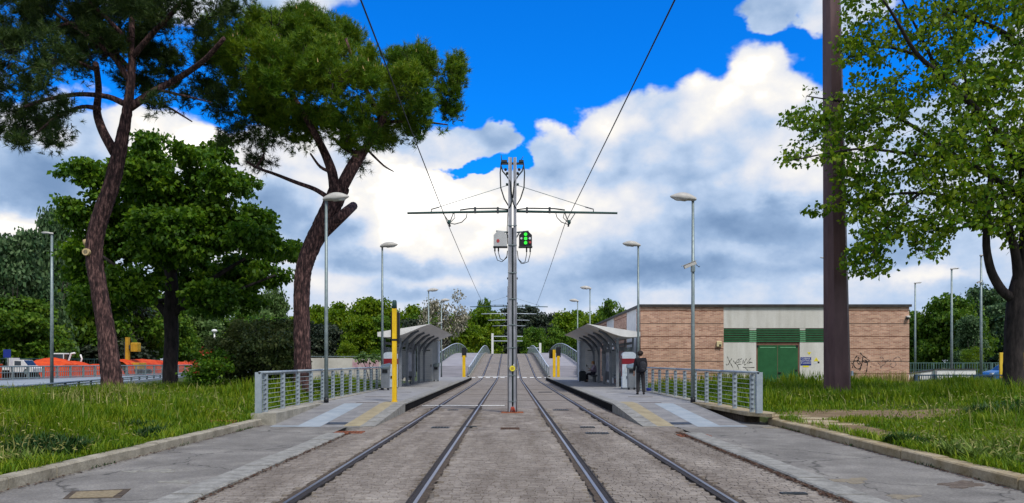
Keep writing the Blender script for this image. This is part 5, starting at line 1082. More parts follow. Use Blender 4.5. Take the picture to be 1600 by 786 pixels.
for i, (px, py, hw, Y, kd, lab) in enumerate([
    (22, 372, 62, 72, 'poplar', 'grey green poplar at the left edge of the view'), (82, 340, 40, 78, 'poplar', 'taller poplar directly behind the slender white lamp post'), (-60, 380, 70, 74, 'poplar', 'poplar just outside the left edge'), (125, 395, 62, 84, 'mid', 'bushy green tree right of the poplars'),
    (205, 440, 62, 92, 'mid', 'green tree seen under the left side of the lime crown'), (300, 470, 52, 98, 'pale', 'pale tree behind the black lime trunk'), (345, 478, 46, 88, 'mid', 'tree behind the small white park lamp'), (40, 470, 60, 68, 'mid', 'low tree behind the blue road sign'), (170, 480, 70, 80, 'dark', 'dark tree behind the yellow digger'),
    (262, 470, 40, 104, 'mid', 'green tree hidden behind the lime trunk'), (385, 466, 40, 104, 'pale', 'pale green tree above the dark bush'), (428, 462, 34, 112, 'pale', 'feathery pale tree left of the forked pine')]): far_tree(px, py, hw, max(Y * 1.2, 1200 * 54 / (795 - px)), kd, lab, GL, i)
for i, (px, py, hw, Y, kd, lab) in enumerate([
    (492, 480, 34, 150, 'bright', 'bright green tree right next to the forked pine trunk'), (538, 474, 40, 158, 'bright', 'bright green tree left of the second lamp'), (582, 470, 40, 150, 'bright', 'bright green tree behind the second left lamp'), (636, 478, 42, 160, 'bright', 'bright green tree behind the tall yellow post'), (665, 484, 36, 150, 'mid', 'mid green tree above the left shelter roof'),
    (500, 508, 40, 132, 'dark', 'dark evergreen low behind the forked pine'), (556, 496, 36, 128, 'bright', 'big bright green tree above the graffiti wall'), (600, 500, 40, 130, 'mid', 'tree over the near end of left shelter'), (648, 502, 34, 132, 'dark', 'dark evergreen over left shelter roof'), (545, 535, 20, 118, 'light', 'small yellowish tree above the graffiti wall'),
    (692, 458, 34, 125, 'blossom', 'airy tree with creamy blossom beside the far left lamps'), (716, 492, 36, 150, 'bright', 'bright green tree behind the left bridge railing'), (742, 486, 40, 165, 'bright', 'rounded bright green tree left of the bridge crest'), (757, 474, 16, 230, 'mid', 'small tree top peeking above the wood left of the mast'), (770, 498, 34, 230, 'dark', 'dark evergreen just left of the mast'),
    (812, 484, 34, 225, 'dark', 'dark evergreen just right of the mast'), (842, 492, 36, 220, 'dark', 'dark evergreen above the short white line post'), (835, 515, 24, 200, 'mid', 'small green tree low among the dark evergreens'), (800, 500, 40, 240, 'dark', 'dark evergreen hidden behind the mast'), (862, 508, 20, 215, 'dark', 'dark evergreen at the right end of the dark group'),
    (900, 488, 36, 170, 'bright', 'bright green tree left of the far right lamps'), (935, 482, 42, 165, 'bright', 'bright green tree behind the far right lamps'), (962, 474, 26, 140, 'mid', 'leafy tree top above the right shelter roof'), (975, 490, 40, 160, 'bright', 'bright tree hidden behind the building corner'), (880, 515, 30, 160, 'mid', 'green tree over the right bridge railing'), (430, 500, 46, 140, 'mid', 'green tree behind the dark bush')]): far_tree(px, py, hw, Y, kd, lab, GM, i)
for i, (px, py, hw, Y, kd, lab) in enumerate([
    (1445, 490, 40, 100, 'mid', 'green tree at the right corner of the brick building'), (1490, 468, 46, 96, 'mid', 'green tree behind the white low wall'), (1545, 455, 50, 104, 'poplar', 'grey green tree left of the maple trunk'), (1600, 470, 60, 96, 'poplar', 'grey green tree behind the maple trunk'), (1670, 470, 60, 100, 'mid', 'green tree beyond the right edge'), (1515, 500, 34, 88, 'poplar', 'weeping grey tree between the two far lamps'), (1425, 515, 30, 110, 'dark', 'dark tree close to the building corner'), (1512, 545, 22, 70, 'light', 'small light green bush behind the white low wall'), (1740, 460, 70, 100, 'mid', 'tree well beyond the right edge')]): far_tree(px, py, hw, Y, kd, lab, GR, i)
for i in range(26):                                             # the wood goes on to either side, out of view from here
    a = rad(-140 + i * 11.0) ; 
    if abs(a) < rad(36): continue
    Y_ = 130 + 30 * math.sin(i * 2.1); r = empty('tree', (Y_ * math.sin(a), Y_ * math.cos(a), -.2), 'tree of the wood that closes the view to the sides', 'tree', 'trees around the stop outside the view', rz=i); cm, tm = PR[['mid', 'bright', 'dark'][i % 3]][i % 2]
    link('crown', cm, None, r); link('trunk', tm, None, r); r.scale = (1.7, 1.7, 1.25)

# shrubs
def shrub(name, lst, Y, n, k, size, mt, lab, dep=1.2, seed=2):
    lb = px_lobes(lst, Y, dep, seed); c = np.mean(np.array(lb), 0); o = Vector((c[0], c[1], float(gz(c[0], c[1])))); r = empty(name, o, lab, 'bush'); inv = Matrix.Translation(-o)
    under(broad_crown(lb, n, k, size, 'foliage', M[mt], r, .13, .45, .9, clump=.28), inv)
    mb = MB()
    for b in lb: mb.tube([o + Vector((random.uniform(-.3, .3), random.uniform(-.2, .2), -.1)), (o + Vector(b[:3])) / 2 + Vector((0, 0, .2)), Vector(b[:3])], [.04, .028, .01], 5, False)
    under(tag(mb.build('stems', M['bark_dark'], r), kind='stuff'), inv); return r
shrub('bush', [(360, 545, 34), (395, 530, 40), (430, 540, 36), (450, 560, 26), (345, 575, 26), (385, 570, 36), (425, 575, 32), (400, 512, 22), (440, 520, 20), (330, 560, 16)], 33, 2300, 9, .13, 'leaf_brown', 'big dark brownish bush between lawn and forked pine')
shrub('flowering_bush', [(318, 568, 20), (300, 575, 14), (338, 575, 18), (320, 590, 22), (345, 560, 10)], 31, 420, 8, .12, 'leaf_dark', 'low bush with red flowers left of the dark bush', .6)
lb = px_lobes([(318, 560, 20), (300, 570, 14), (342, 562, 14), (310, 578, 10)], 30.8, .5, 4); C, d, _ = in_lobes(lb, 26, .6); C = np.repeat(C, 3, 0) + rng.normal(size=(78, 3)) * .04
fl = bpy.data.objects['flowering_bush']; under(tag(link('flowers', np_mesh('flowers', leaves(C, rdir(78), .08, .08), 4), M['flower_red'], fl), kind='stuff'), Matrix.Translation(-fl.location))
shrub('bush', [(1575, 655, 20), (1600, 645, 26), (1548, 662, 14), (1625, 655, 26)], 20.5, 520, 9, .09, 'leaf_dark', 'low dark leafy bush on the right lawn at the edge of the view', .5)
shrub('weed_bush', [(577, 556, 10), (565, 560, 6), (588, 560, 6)], 60, 60, 6, .22, 'leaf_pale', 'pale weed growing on top of the graffiti wall', .3)
# ================================================================= GRASS
def grass_mat(name, cols, tip):
    return leafmat(name, *cols, .55, .55, .3)
M['grass'] = leafmat('meadow grass', (.058, .142, .004), (.135, .235, .006), (.275, .325, .016), .9, .5, .45)
M['grass_dry'] = leafmat('straw coloured grass', (.15, .16, .035), (.25, .25, .07), (.36, .34, .13), .6, .7, .3)
M['grass_dark'] = leafmat('dark weed leaves', (.012, .045, .012), (.026, .075, .016), (.055, .12, .02), .8, .5, .3)
M['weed_light'] = leafmat('light weed leaves', (.07, .13, .02), (.13, .20, .03), (.22, .29, .06), .8, .5, .3)
def nfield(x, y, s, ph): return .5 + .25 * np.sin(x * s + 1.7 * np.sin(y * s * .7 + ph) + ph) + .25 * np.sin(y * s * 1.3 + 1.3 * np.sin(x * s * .9 - ph) + 2 * ph)
def dirt(x, y):
    """worn bare patch on the right lawn"""
    return np.exp(-(((x - 9.9) / 3.3) ** 2 + ((y - 20.3) / 2.0) ** 2) ** 2) + np.exp(-(((x - 7.2) / .75) ** 2 + ((y - 17.2) / 2.6) ** 2) ** 2)
def scatter(n, y0, y1, side, pw=1.8):
    u = rng.random(n); y = (y0 ** (1 - pw + 1) + u * (y1 ** (2 - pw) - y0 ** (2 - pw))) ** (1 / (2 - pw))
    if side < 0: lo, hi = -.80 * y - 2.2, np.where(y < 19, -6.36, -6.5)
    else: lo, hi = np.where(y < 19.4, kr(y) + .26, 6.75), .80 * y + 2.2
    x = lo + rng.random(n) * (hi - lo); return x, y
def blades(name, x, y, hgt, wid, bend, mt, lab, z=None):
    n = len(x); zz = gz(x, y) if z is None else z; a = rng.uniform(0, 6.283, n); dx, dy = np.cos(a), np.sin(a)
    b = rng.uniform(.2, 1, n) * bend * hgt; B = np.stack([x, y, zz - .02], 1); D = np.stack([dx, dy, 0 * dx], 1); Sd = np.stack([-dy, dx, 0 * dx], 1); up = np.array([0, 0, 1.0])
    h_ = hgt[:, None]; bb = b[:, None]; w = np.broadcast_to(wid, (n,))[:, None]
    mid_ = B + D * bb * .3 + up * h_ * .6; tip = B + D * bb + up * h_
    V = np.stack([B, mid_ + Sd * w * .5, tip, mid_ - Sd * w * .5], 1).reshape(-1, 3)
    return tag(link(name, np_mesh(name, V, 4), mt), lab, kind='stuff')
for side, nm in ((-1, 'left'), (1, 'right')):
    x, y = scatter(150000 if side < 0 else 135000, 7.5, 46, side)
    hmax = .13 + .46 * nfield(x, y, .7, 1.0 + side) * nfield(x, y, 1.6, 3.0) * 1.5 + .10 * nfield(x, y, 2.1, 2.0); d = np.abs(x) - 6.3
    hmax *= np.clip(.25 + d / 2.2, .25, 1)
    if side > 0: hmax *= 1 - .8 * np.clip(dirt(x, y), 0, 1); hmax *= np.where(y < 18.8, .50, np.where(y < 23, .7, 1.2)); keep = rng.random(len(x)) > .93 * np.clip(dirt(x, y), 0, 1); x, y, hmax = x[keep], y[keep], hmax[keep]; keep = (y < 42.6) | (x > 23) | (x < 6.9); x, y, hmax = x[keep], y[keep], hmax[keep]
    else: hmax *= np.where(y > 24, 1.0, .9) * np.clip(1.15 - np.clip(-x - 12, 0, 10) / 14, .45, 1)
    keep = np.abs(x) > (6.5 if True else 0); x, y, hmax = x[keep], y[keep], hmax[keep]
    blades('grass', x, y, hmax * rng.uniform(.55, 1.1, len(x)), .010 + .0009 * y, .55, M['grass'], f'tall meadow grass on the {nm} lawn')
    x, y = scatter(3400 if side < 0 else 1500, 8.5, 40, side); s_ = (rng.random(len(x)) < nfield(x, y, .5, 4)) & ((side < 0) | (dirt(x, y) < .4)) & (np.abs(x) > 6.8); x, y = x[s_], y[s_]
    x, y = (x, y) if side < 0 else (x[(y < 42) & ((y < 42.6) | (x > 23))], y[(y < 42) & ((y < 42.6) | (x > 23))])
    h_ = rng.uniform(.3, .62, len(x)) * np.clip(.4 + (np.abs(x) - 6.5) / 3, .4, 1)
    blades('dry_grass', x, y, h_, .008 + .0007 * y, .7, M['grass_dry'], f'straw coloured stalks among the {nm} meadow grass')
    # drooping seed heads
    n = 4500; x, y = scatter(n, 8.5, 34, side); s_ = (nfield(x, y, .6, 2.5) > .42) & ((side < 0) | (dirt(x, y) < .3)); x, y = x[s_], y[s_]; n = len(x)
    h_ = rng.uniform(.26, .5, n) * np.clip(.5 + (np.abs(x) - 6.4) / 3, .5, 1); zz = gz(x, y) + h_; C = np.stack([x, y, zz], 1); a = rng.uniform(0, 6.28, n); D = unit(np.stack([np.cos(a), np.sin(a), rng.uniform(-.5, .9, n)], 1))
    tag(link('seed_heads', np_mesh('seed_heads', leaves(C, D, rng.uniform(.06, .11, n), .020, .5), 4), M['grass_dry']), f'pale seed heads nodding over the {nm} meadow grass', kind='stuff')
def weed_patch(cx, cy, rx, ry, n, h, w, mt, lab, bend=.9, name='weeds'):
    a = rng.uniform(0, 6.28, n); r_ = np.sqrt(rng.random(n)); x = cx + rx * r_ * np.cos(a); y = cy + ry * r_ * np.sin(a); x = np.where((np.abs(x) < 6.7), np.sign(cx) * (6.75 + rng.random(n) * .1), x)
    blades(name, x, y, h * rng.uniform(.5, 1.1, n) * (1 - .5 * r_ ** 2), w, bend, mt, lab)
def gp(px, py, z=.2): Y = (H - z) * F / (py - HY); return ((px - CX) * Y / F, Y)
for (px, py, rx, ry, n, h, w, mt, lab) in ((70, 700, .9, .7, 1600, .34, .035, 'grass_dark', 'dark weed clump at the left edge of the left lawn'), (30, 695, .8, .7, 1200, .38, .035, 'grass_dark', 'dark weed clump close to the left picture edge'), (210, 690, .6, .35, 650, .2, .03, 'grass_dark', 'low dark weeds by the left kerb'), (225, 668, .9, .4, 900, .22, .03, 'grass_dark', 'dark weeds in the middle of the left lawn edge'), (250, 676, .5, .35, 520, .26, .03, 'grass_dark', 'dark weeds spilling near the left kerb'),
        (45, 716, .5, .2, 130, .30, .035, 'weed_light', 'light broad bladed weeds at the left lawn edge'), (1470, 690, 1.1, .5, 1000, .28, .03, 'grass', 'green tussock in the middle of right lawn edge'), (1390, 690, .9, .7, 1200, .28, .035, 'grass_dark', 'dark tussock beside the bare patch'), (1510, 705, 1.0, .6, 420, .30, .04, 'weed_light', 'light broad bladed weeds near the right kerb'), (1420, 700, .7, .35, 300, .20, .035, 'weed_light', 'light weeds at the near side of the bare earth'), (1540, 722, .7, .35, 420, .26, .04, 'weed_light', 'light bushy weeds low on the right kerb'), (1500, 690, 1.2, .7, 420, .24, .035, 'weed_light', 'light weeds among the right tussocks'), (1470, 712, .8, .3, 260, .26, .035, 'weed_light', 'light weeds spilling over the right kerb'),
        (1575, 700, .9, .9, 420, .36, .04, 'weed_light', 'light weeds at the right picture edge'), (1440, 690, .9, .4, 250, .3, .03, 'weed_light', 'light weeds beyond the dark tussock'), (1580, 655, 1.1, .9, 900, .4, .04, 'grass_dark', 'dark leafy weeds under the maple'), (1215, 628, 1.0, 1.2, 1000, .42, .035, 'grass_dark', 'dark weeds at the end of the right fence')):
    x, y = gp(px, py); weed_patch(x, y, rx, ry, n, h, w, M[mt], lab)
x, y = gp(178, 636); weed_patch(x, y, 1.0, .7, 420, .72, .022, M['grass_dry'], 'pale tall stalks round the foot of the leaning pine', .5, 'tall_stalks'); x, y = gp(120, 640); weed_patch(x, y, 3, 1.5, 350, .7, .02, M['grass_dry'], 'pale tall stalks left of the leaning pine', .5, 'tall_stalks')
# tall weeds in front of the brick wall and beside the fence
for (cx, rx, n, mt, lab) in ((20.5, 2.0, 700, 'grass_dry', 'yellowish weeds at the foot of the right brick wall'), (11.5, 1.2, 500, 'grass', 'tall grass before the plaster wall'), (12.6, .9, 300, 'grass_dry', 'dry weeds before the scribbled plaster')):
    x = cx + rng.uniform(-rx, rx, n); y = 42.2 + rng.uniform(-.5, .5, n); blades('wall_weeds', x, y, rng.uniform(.3, 1.0, n), .035, .45, M[mt], lab)
# bare earth and old paving on the right lawn
mb = MB(); rows = []
for j in range(24):
    y = 14.2 + j * .36; rows.append([(kr(y) + .3 + i * .5, y, float(gz(kr(y) + .3 + i * .5, y)) + (.012 if .25 < float(np.clip(dirt(kr(y) + .3 + i * .5, y), 0, 1)) else -.05) + random.uniform(0, .006)) for i in range(18)])
mb.sheet(rows, True); tag(mb.build('bare_earth', M['soil']), 'bare trodden earth on the right lawn behind the kerb', kind='structure')
for k, (px, py, w_) in enumerate(((1235, 648, 1.5), (1275, 652, 1.3), (1305, 657, 1.2), (1260, 658, 1.0), (1320, 663, 1.1))):
    x, y = gp(px, py, .15); sl = MB().box(-w_ / 2, w_ / 2, -.22, .22, -.1, .02, .01).build('paving_slab', M['kerb_y']); sl.location = (x, y, float(gz(x, y)) + .015); sl.rotation_euler = (random.uniform(-.03, .03), random.uniform(-.03, .03), random.uniform(-.08, .08))
    tag(sl, ['sunken slab nearest the end of the right fence', 'sunken slab second from the fence end', 'sunken slab right of the middle of the group', 'sunken slab closest to the kerb', 'sunken slab farthest from the fence'][k], 'paving slab', 'sunken paving slabs in the right lawn')
x, y = gp(338, 658, .15); tag(MB().box(x - .5, x + .5, y - .25, y + .25, float(gz(x, y)) - .05, float(gz(x, y)) + .05, .01).build('stone_slab', M['rust']), 'reddish flat stone lying in the left lawn near the kerb', 'stone')
x, y = gp(122, 697, .15); tag(MB().box(x - .36, x + .36, y - .2, y + .2, float(gz(x, y)) - .05, float(gz(x, y)) + .06, .02).build('manhole_cover', M['granite']), 'grey manhole cover sunk in the left lawn', 'manhole cover')

# grass and weeds spilling over the kerbs
for side in (-1, 1):
    n = 5200; y = rng.uniform(7.5, 19, n); e = np.where(side < 0, -6.31, kr(y) + .20); cl_ = nfield(y, y * .3, 2.4, 1.3) + .25 * nfield(y, y, 7, .4); k_ = rng.random(n) < np.clip((cl_ - .45) * 1.6, .06, 1); y, e = y[k_], e[k_]; n = len(y)
    x = e + side * rng.uniform(-.03, .28, n); blades('kerb_grass', x, y, rng.uniform(.06, .22, n), .016, 1.3, M['grass'], f'grass spilling over the {"left" if side < 0 else "right"} kerb', z=np.full(n, .14))
    n = 900; y = rng.uniform(7.5, 18.5, n); cl_ = nfield(y, y * .5, 3.1, 2.0); k_ = rng.random(n) < np.clip((cl_ - .62) * 2.5, 0, 1); y = y[k_]; n = len(y)
    x = (np.full(n, -6.10) if side < 0 else kr(y) - .02) + rng.uniform(-.03, .03, n); blades('gutter_weeds', x, y, rng.uniform(.03, .09, n), .014, 1.2, M['grass_dark'], f'tiny weeds in the joint at the foot of the {"left" if side < 0 else "right"} kerb', z=np.zeros(n))
# ================================================================= FAR LEFT: ROAD, RAILS, BUILDING SITE
M['road'] = mat('pale concrete road', (.20, .235, .275), (.28, .315, .35), .6, .85, .1, 20)
def gx_guard(y): return float(np.interp(y, [20, 32, 50, 90, 160], [-19.0, -21.6, -26.5, -36.3, -37.0]))
mb = MB().sheet([[(-38.6, y, .16), (gx_guard(y) - .5, y, .06)] for y in np.arange(20, 161, 4.0)]); tag(mb.build('road', M['road']), 'pale grey road beyond the left lawn', kind='structure')
def rail_run(name, fx, ys, rails, post, lab, cat, bars=None, mt='galv', pmt=None):
    o = Vector((fx(ys[0]), ys[0], 0)); r = empty(name, o, lab, cat); inv = Matrix.Translation(-o)
    for (z, rr) in rails: under(MB().tube([(fx(y), y, z) for y in ys], rr, 6).build('rail', M[mt], r), inv)
    n = len(ys); st, w, h = post; y = ys[0]
    while y <= ys[-1]: under(MB().box(fx(y) - w, fx(y) + w, y - w, y + w, -.1, h).build('post', M[pmt or mt], r), inv); y += st
    if bars:
        mb = MB(); y = ys[0]; b0, b1, bs, bw = bars
        while y <= ys[-1]: mb.box(fx(y) - bw, fx(y) + bw, y - bw, y + bw, b0, b1); y += bs
        under(tag(mb.build('bars', M[mt], r), kind='stuff'), inv)
    return r
rail_run('road_railing', lambda y: -38.8, list(np.arange(48, 110, 4.0)), [(1.22, .06), (.30, .05), (.75, .03)], (2.0, .07, 1.22), 'long steel railing along the far side of the road on the left', 'railing', bars=(.3, 1.2, .3, .018))
MB_ = MB().box(-39.1, -38.5, 46, 112, -.1, .22); tag(MB_.build('kerb', M['road']), 'concrete kerb under the long road railing', kind='structure')
rail_run('guard_rail', gx_guard, list(np.arange(24, 96, 4.0)), [(.44, .06), (.30, .05)], (2.6, .05, .46), 'low guard rail along the near side of the road on the left', 'guard rail', pmt='dark_steel')
tag(MB().sheet([[(gx_guard(y) - .1, y, -.2), (gx_guard(y) - .1, y, .18), (gx_guard(y) + .2, y, .18), (gx_guard(y) + .2, y, -.2)] for y in np.arange(24, 96, 4.0)]).build('kerb', M['road']), 'concrete kerb under the low guard rail', kind='structure')
# heap wrapped in orange netting
def netting(x0, x1, y0, y1, hf, lab, seed):
    g = random.Random(seed); rows = []; nx, ny = 90, 10
    for j in range(ny + 1):
        row = []
        for i in range(nx + 1):
            y = y0 + (y1 - y0) * i / nx; t = j / ny; x = x0 + (x1 - x0) * t; hh = hf(i / nx) * math.sin(math.pi * min(1, .12 + t * .8)) ** .6 + .05 * math.sin(i * .5 + j) + g.uniform(-.035, .035)
            row.append((x, y, max(-.1, hh) if 0 < j < ny else -.1))
        rows.append(row)
    o = MB().sheet(rows).build('safety_netting', M['orange']); return tag(o, lab, 'netting')
netting(-41.3, -46.0, 68, 83, lambda t: 1.22 + .62 * math.sin(math.pi * min(1, max(0, (t - .05) * 1.6))) ** .6 * (t < .7) + .12 * math.sin(t * 23), 'orange safety netting draped over the nearer heap left of the leaning pine', 3)
netting(-41.2, -45, 83.5, 118, lambda t: 1.78 + .14 * math.sin(t * 9) - .15 * t, 'orange safety netting stretched along the farther heap right of the leaning pine', 4)
tag(MB().box(-40.2, -39.9, 52, 60.5, -.1, 1.35).box(-40.25, -39.85, 52, 60.5, 1.36, 1.42).build('safety_barrier', M['orange']), 'pinkish orange barrier behind the railing at the left edge', 'barrier')
# pick-up with white cab
M['pink'] = mat('white car paint', (.60, .58, .60), (.70, .68, .68), 1, .3, spec=.5); M['car_glass'] = mat('car glass', (.02, .025, .035), rough=.08, spec=.7)
def wheel(parent, x, y, r_, w):
    t = MB(); n = 18; ring = lambda rr, yy: [(x + rr * math.cos(a), yy, r_ + rr * math.sin(a)) for a in np.linspace(0, 2 * math.pi, n + 1)[:-1]]
    t.prism([(x + r_ * math.cos(a), r_ + r_ * math.sin(a)) for a in np.linspace(0, 2 * math.pi, n + 1)[:-1]], 'y', y - w, y + w); o = t.build('tyre', M['black'], parent)
    MB().prism([(x + r_ * .6 * math.cos(a), r_ + r_ * .6 * math.sin(a)) for a in np.linspace(0, 2 * math.pi, n + 1)[:-1]], 'y', y - w - .01, y + w + .01).build('rim', M['galv'], o)
x, y, z = P(36, 575, 66); v = empty('pickup_truck', (x, y, .45), 'white cab of a small flatbed truck behind the railing at far left', 'truck'); 
prof = [(-1.0, .35), (2.9 - 1.2, .35), (1.75, .75), (1.6, .95), (1.05, 1.05), (.55, 1.62), (-.55, 1.66), (-.62, .9), (-1.0, .9)]
MB().prism(prof, 'y', -.85, .85).build('cab', M['pink'], v); MB().box(-3.6, -1.02, -.9, .9, .55, .66).box(-3.6, -1.02, -.9, -.86, .665, 1.0).box(-1.1, -1.02, -.85, .9, .67, 1.85).build('flatbed', M['pink'], v)
MB().prism([(-.42, 1.05), (.36, 1.05), (.36, 1.5), (-.42, 1.54)], 'y', -.862, -.851).build('side_window', M['car_glass'], v)
MB().add([(.62, -.75, 1.60), (1.1, -.75, 1.08), (1.1, .75, 1.08), (.62, .75, 1.60)], [(0, 1, 2, 3)]).build('windscreen', M['car_glass'], v); MB().box(1.70, 1.78, -.75, -.5, .6, .76).build('headlight', M['white_lens'], v)
for (a, b) in ((1.0, -.8), (-2.8, -.8), (1.0, .8), (-2.8, .8)): wheel(v, a, b, .34, .1)
v.scale = (.72, .8, .8)
# excavator with white framed cab, yellow drilling rig
x, y, z = P(98, 560, 80); v = empty('digger', (x, y, .2), 'digger with a white framed cab behind the orange netting', 'digger')
MB().box(-1.3, 1.3, -.8, .8, .9, 1.5, .06).build('body', M['white'], v); 
for sx_ in (-1, 1): MB().prism([(-1.5, .05), (1.5, .05), (1.7, .4), (1.5, .75), (-1.5, .75), (-1.7, .4)], 'y', sx_ * .85 - .2, sx_ * .85 + .2).build('track', M['black'], v)
MB().box(-.9, .45, -.6, .6, 1.501, 2.55).build('cab_glass', M['car_glass'], v); MB().box(-.95, .5, -.65, .65, 2.551, 2.68, .03).build('cab_roof', M['white'], v)
for a in (-.93, .47): MB().box(a - .04, a + .04, -.66, -.602, 1.501, 2.55).build('cab_pillar', M['white'], v)
MB().tube([(.6, 0, 1.4), (.95, 0, 2.2), (1.1, 0, 2.62), (1.6, 0, 2.7)], .12, 6).tube([(2.2, 0, 1.2), (2.5, 0, 2.0), (2.3, 0, 2.5)], .1, 6).build('boom', M['white'], v); v.scale = (.8, .8, .86)
x, y, z = P(202, 560, 86); v = empty('drilling_rig', (x, y, .2), 'yellow drilling rig beyond the netting right of the leaning pine', 'drilling rig')
zt = P(202, 527, 86)[2] - .2; MB().box(-.36, .0, -.2, .2, .6, zt).build('drill_mast', M['rig_yellow'], v); MB().box(-.5, -.38, -.15, .15, .6, zt - .5).build('drill_chain', M['dark_steel'], v)
MB().box(.35, 1.1, -.4, .4, zt - 1.6, zt - .6, .08).build('winch_housing', M['rig_yellow'], v); MB().box(.02, .34, -.15, .15, zt - 1.3, zt - .9).build('winch_arm', M['dark_steel'], v); MB().box(-.9, 1.5, -.9, .9, .5, 1.3, .05).build('body', M['rig_yellow'], v)
for sx_ in (-1, 1): MB().prism([(-1.3, .0), (1.9, .0), (2.1, .3), (1.9, .6), (-1.3, .6), (-1.5, .3)], 'y', sx_ * .9 - .2, sx_ * .9 + .2).build('track', M['black'], v)
x, y, z = P(11.5, 575, 70); v = empty('road_sign', (x, y, 0), 'blue road sign on a post at the far left', 'road sign'); zt = P(0, 546, 70)[2]
MB().tube([(0, 0, 0), (0, 0, zt)], .04, 6).build('post', M['galv'], v); MB().box(-.34, .34, -.06, -.03, zt - .75, zt).build('sign_plate', M['sign_blue'], v)
rail_run('site_fence', lambda y: -47.5, list(np.arange(58, 112, 4.0)), [(1.9, .04), (1.0, .03)], (3.0, .04, 1.9), 'thin dark mesh fence behind the netting heaps on the left', 'fence', bars=(.1, 1.9, .5, .01), mt='green_steel')

# graffiti wall behind the left fence
M['wall_conc'] = mat('stained pale concrete', (.34, .32, .29), (.52, .50, .46), .7, .9, .2, 12)
M['wall_graf'] = mat('faded pink spray paint', (.36, .17, .24), (.52, .44, .42), 1.6, .9, detail=7)
gw = empty('parapet_wall', (-12, 62, 0), 'low pale concrete wall with faded pink graffiti behind the left fence', 'wall')
for k in range(4): MB().box(-5 + k * 2.3, -5 + k * 2.3 + 2.28, -.15, .15, -.2, 1.90).build('wall_panel', M['wall_conc'], gw)
MB().box(-.6, 1.55, -.156, -.151, 1.0, 1.75).build('graffiti', M['wall_graf'], gw); MB().box(2.8, 3.9, -.156, -.151, 1.1, 1.75).build('graffiti', M['wall_graf'], gw)
MB().tube([(-5, 0, 2.02), (4.2, 0, 2.02)], .03, 6).build('rail', M['galv'], gw)
for k in range(6): MB().box(-4.8 + k * 1.75, -4.75 + k * 1.75, -.03, .03, 1.90, 2.0).build('rail_post', M['galv'], gw)
rail_run('road_railing', lambda y: -7.6 - (y - 60) * 0, [45, 49, 53, 57, 61], [(1.28, .03), (.8, .02)], (2.0, .03, 1.28), 'thin railing on the grass behind the left shelter', 'railing')

# ================================================================= FAR RIGHT
def xrun(name, y, x0, x1, rails, post, lab, cat, bars, mt, dy=0.0):
    r = empty(name, (x0, y, 0), lab, cat)
    for (z, rr) in rails: MB().box(0, x1 - x0, -rr, rr, z - rr, z + rr).build('rail', M[mt], r)
    st, w, h = post; x = 0
    while x <= x1 - x0 + .01: MB().box(x - w, x + w, -w * 1.05 - .002, w * 1.05 + .002, -.1, h).build('post', M[mt], r); x += st
    mb = MB(); b0, b1, bs, bw = bars; x = bs / 2
    while x < x1 - x0: mb.box(x - bw, x + bw, -bw, bw, b0, b1); x += bs
    tag(mb.build('bars', M[mt], r), kind='stuff'); return r
M['fence_blue'] = mat('dark blue fence paint', (.02, .05, .09), (.04, .075, .12), 4, .5); M['fence_green'] = mat('grey green mesh', (.06, .12, .11), (.09, .16, .15), 4, .6)
xrun('blue_fence', 41.5, 22.0, 36.0, [(.86, .035), (.60, .02), (.1, .02)], (1.05, .07, .90), 'dark blue bar fence right of the brick building', 'fence', (.1, .86, .12, .014), 'fence_blue')
xrun('mesh_fence', 66.0, 34.0, 62.0, [(1.5, .03), (.9, .02), (.3, .02)], (2.5, .05, 1.52), 'thin green mesh fence in front of the far right trees', 'fence', (.0, 1.5, .22, .02), 'fence_green')
wl = empty('low_wall', (29.0, 52, 0), 'low white wall with a sloping wing behind the blue fence', 'wall')
MB().box(0, 2.62, 0, .3, -.1, 1.06).build('front_panel', M['white'], wl); MB().box(-.05, 2.68, -.06, .36, 1.061, 1.12).build('coping', M['fascia'], wl); MB().box(1.18, 1.22, -.008, -.001, .0, 1.05).build('panel_joint', M['galv'], wl)
MB().prism([(-3.2, -.1), (-.02, -.1), (-.02, 1.0), (-3.2, .55)], 'y', .4, .6).build('sloping_wing', M['white'], wl); MB().prism([(-3.2, .555), (-.02, 1.005), (-.02, 1.065), (-3.2, .615)], 'y', .34, .66).build('wing_coping', M['fascia'], wl)
M['car_blue'] = mat('metallic light blue car paint', (.035, .13, .30), (.05, .17, .38), 1, .25, metal=.3, spec=.6)
x, y, z = P(1583, 600, 56); v = empty('parked_car', (x, y, .0), 'light blue car parked behind the yellow board on the right', 'car')
prof = [(-2.0, .32), (2.0, .32), (2.05, .62), (1.95, .95), (1.2, 1.0), (.75, 1.42), (-.45, 1.45), (-1.15, .98), (-1.85, .82), (-2.05, .62)]
mb = MB(); n = len(prof); rows = []
for yy, k in ((-.84, .9), (-.78, 1), (.78, 1), (.84, .9)): rows.append([(px * (1 if k == 1 else .985), yy, .32 + (pz - .32) * (1 if k == 1 else .96)) for px, pz in prof])
vs = [q for r_ in rows for q in r_]; mb.add(vs, [(i * n + j, i * n + (j + 1) % n, (i + 1) * n + (j + 1) % n, (i + 1) * n + j) for i in range(3) for j in range(n)] + [tuple(range(n - 1, -1, -1)), tuple(range(3 * n, 4 * n))]); mb.build('body', M['car_blue'], v)
MB().prism([(-.95, 1.0), (.05, 1.0), (.05, 1.36), (-.42, 1.36)], 'y', -.852, -.845).prism([(.12, 1.0), (1.0, 1.0), (.66, 1.34), (.12, 1.36)], 'y', -.852, -.845).build('side_window', M['car_glass'], v)
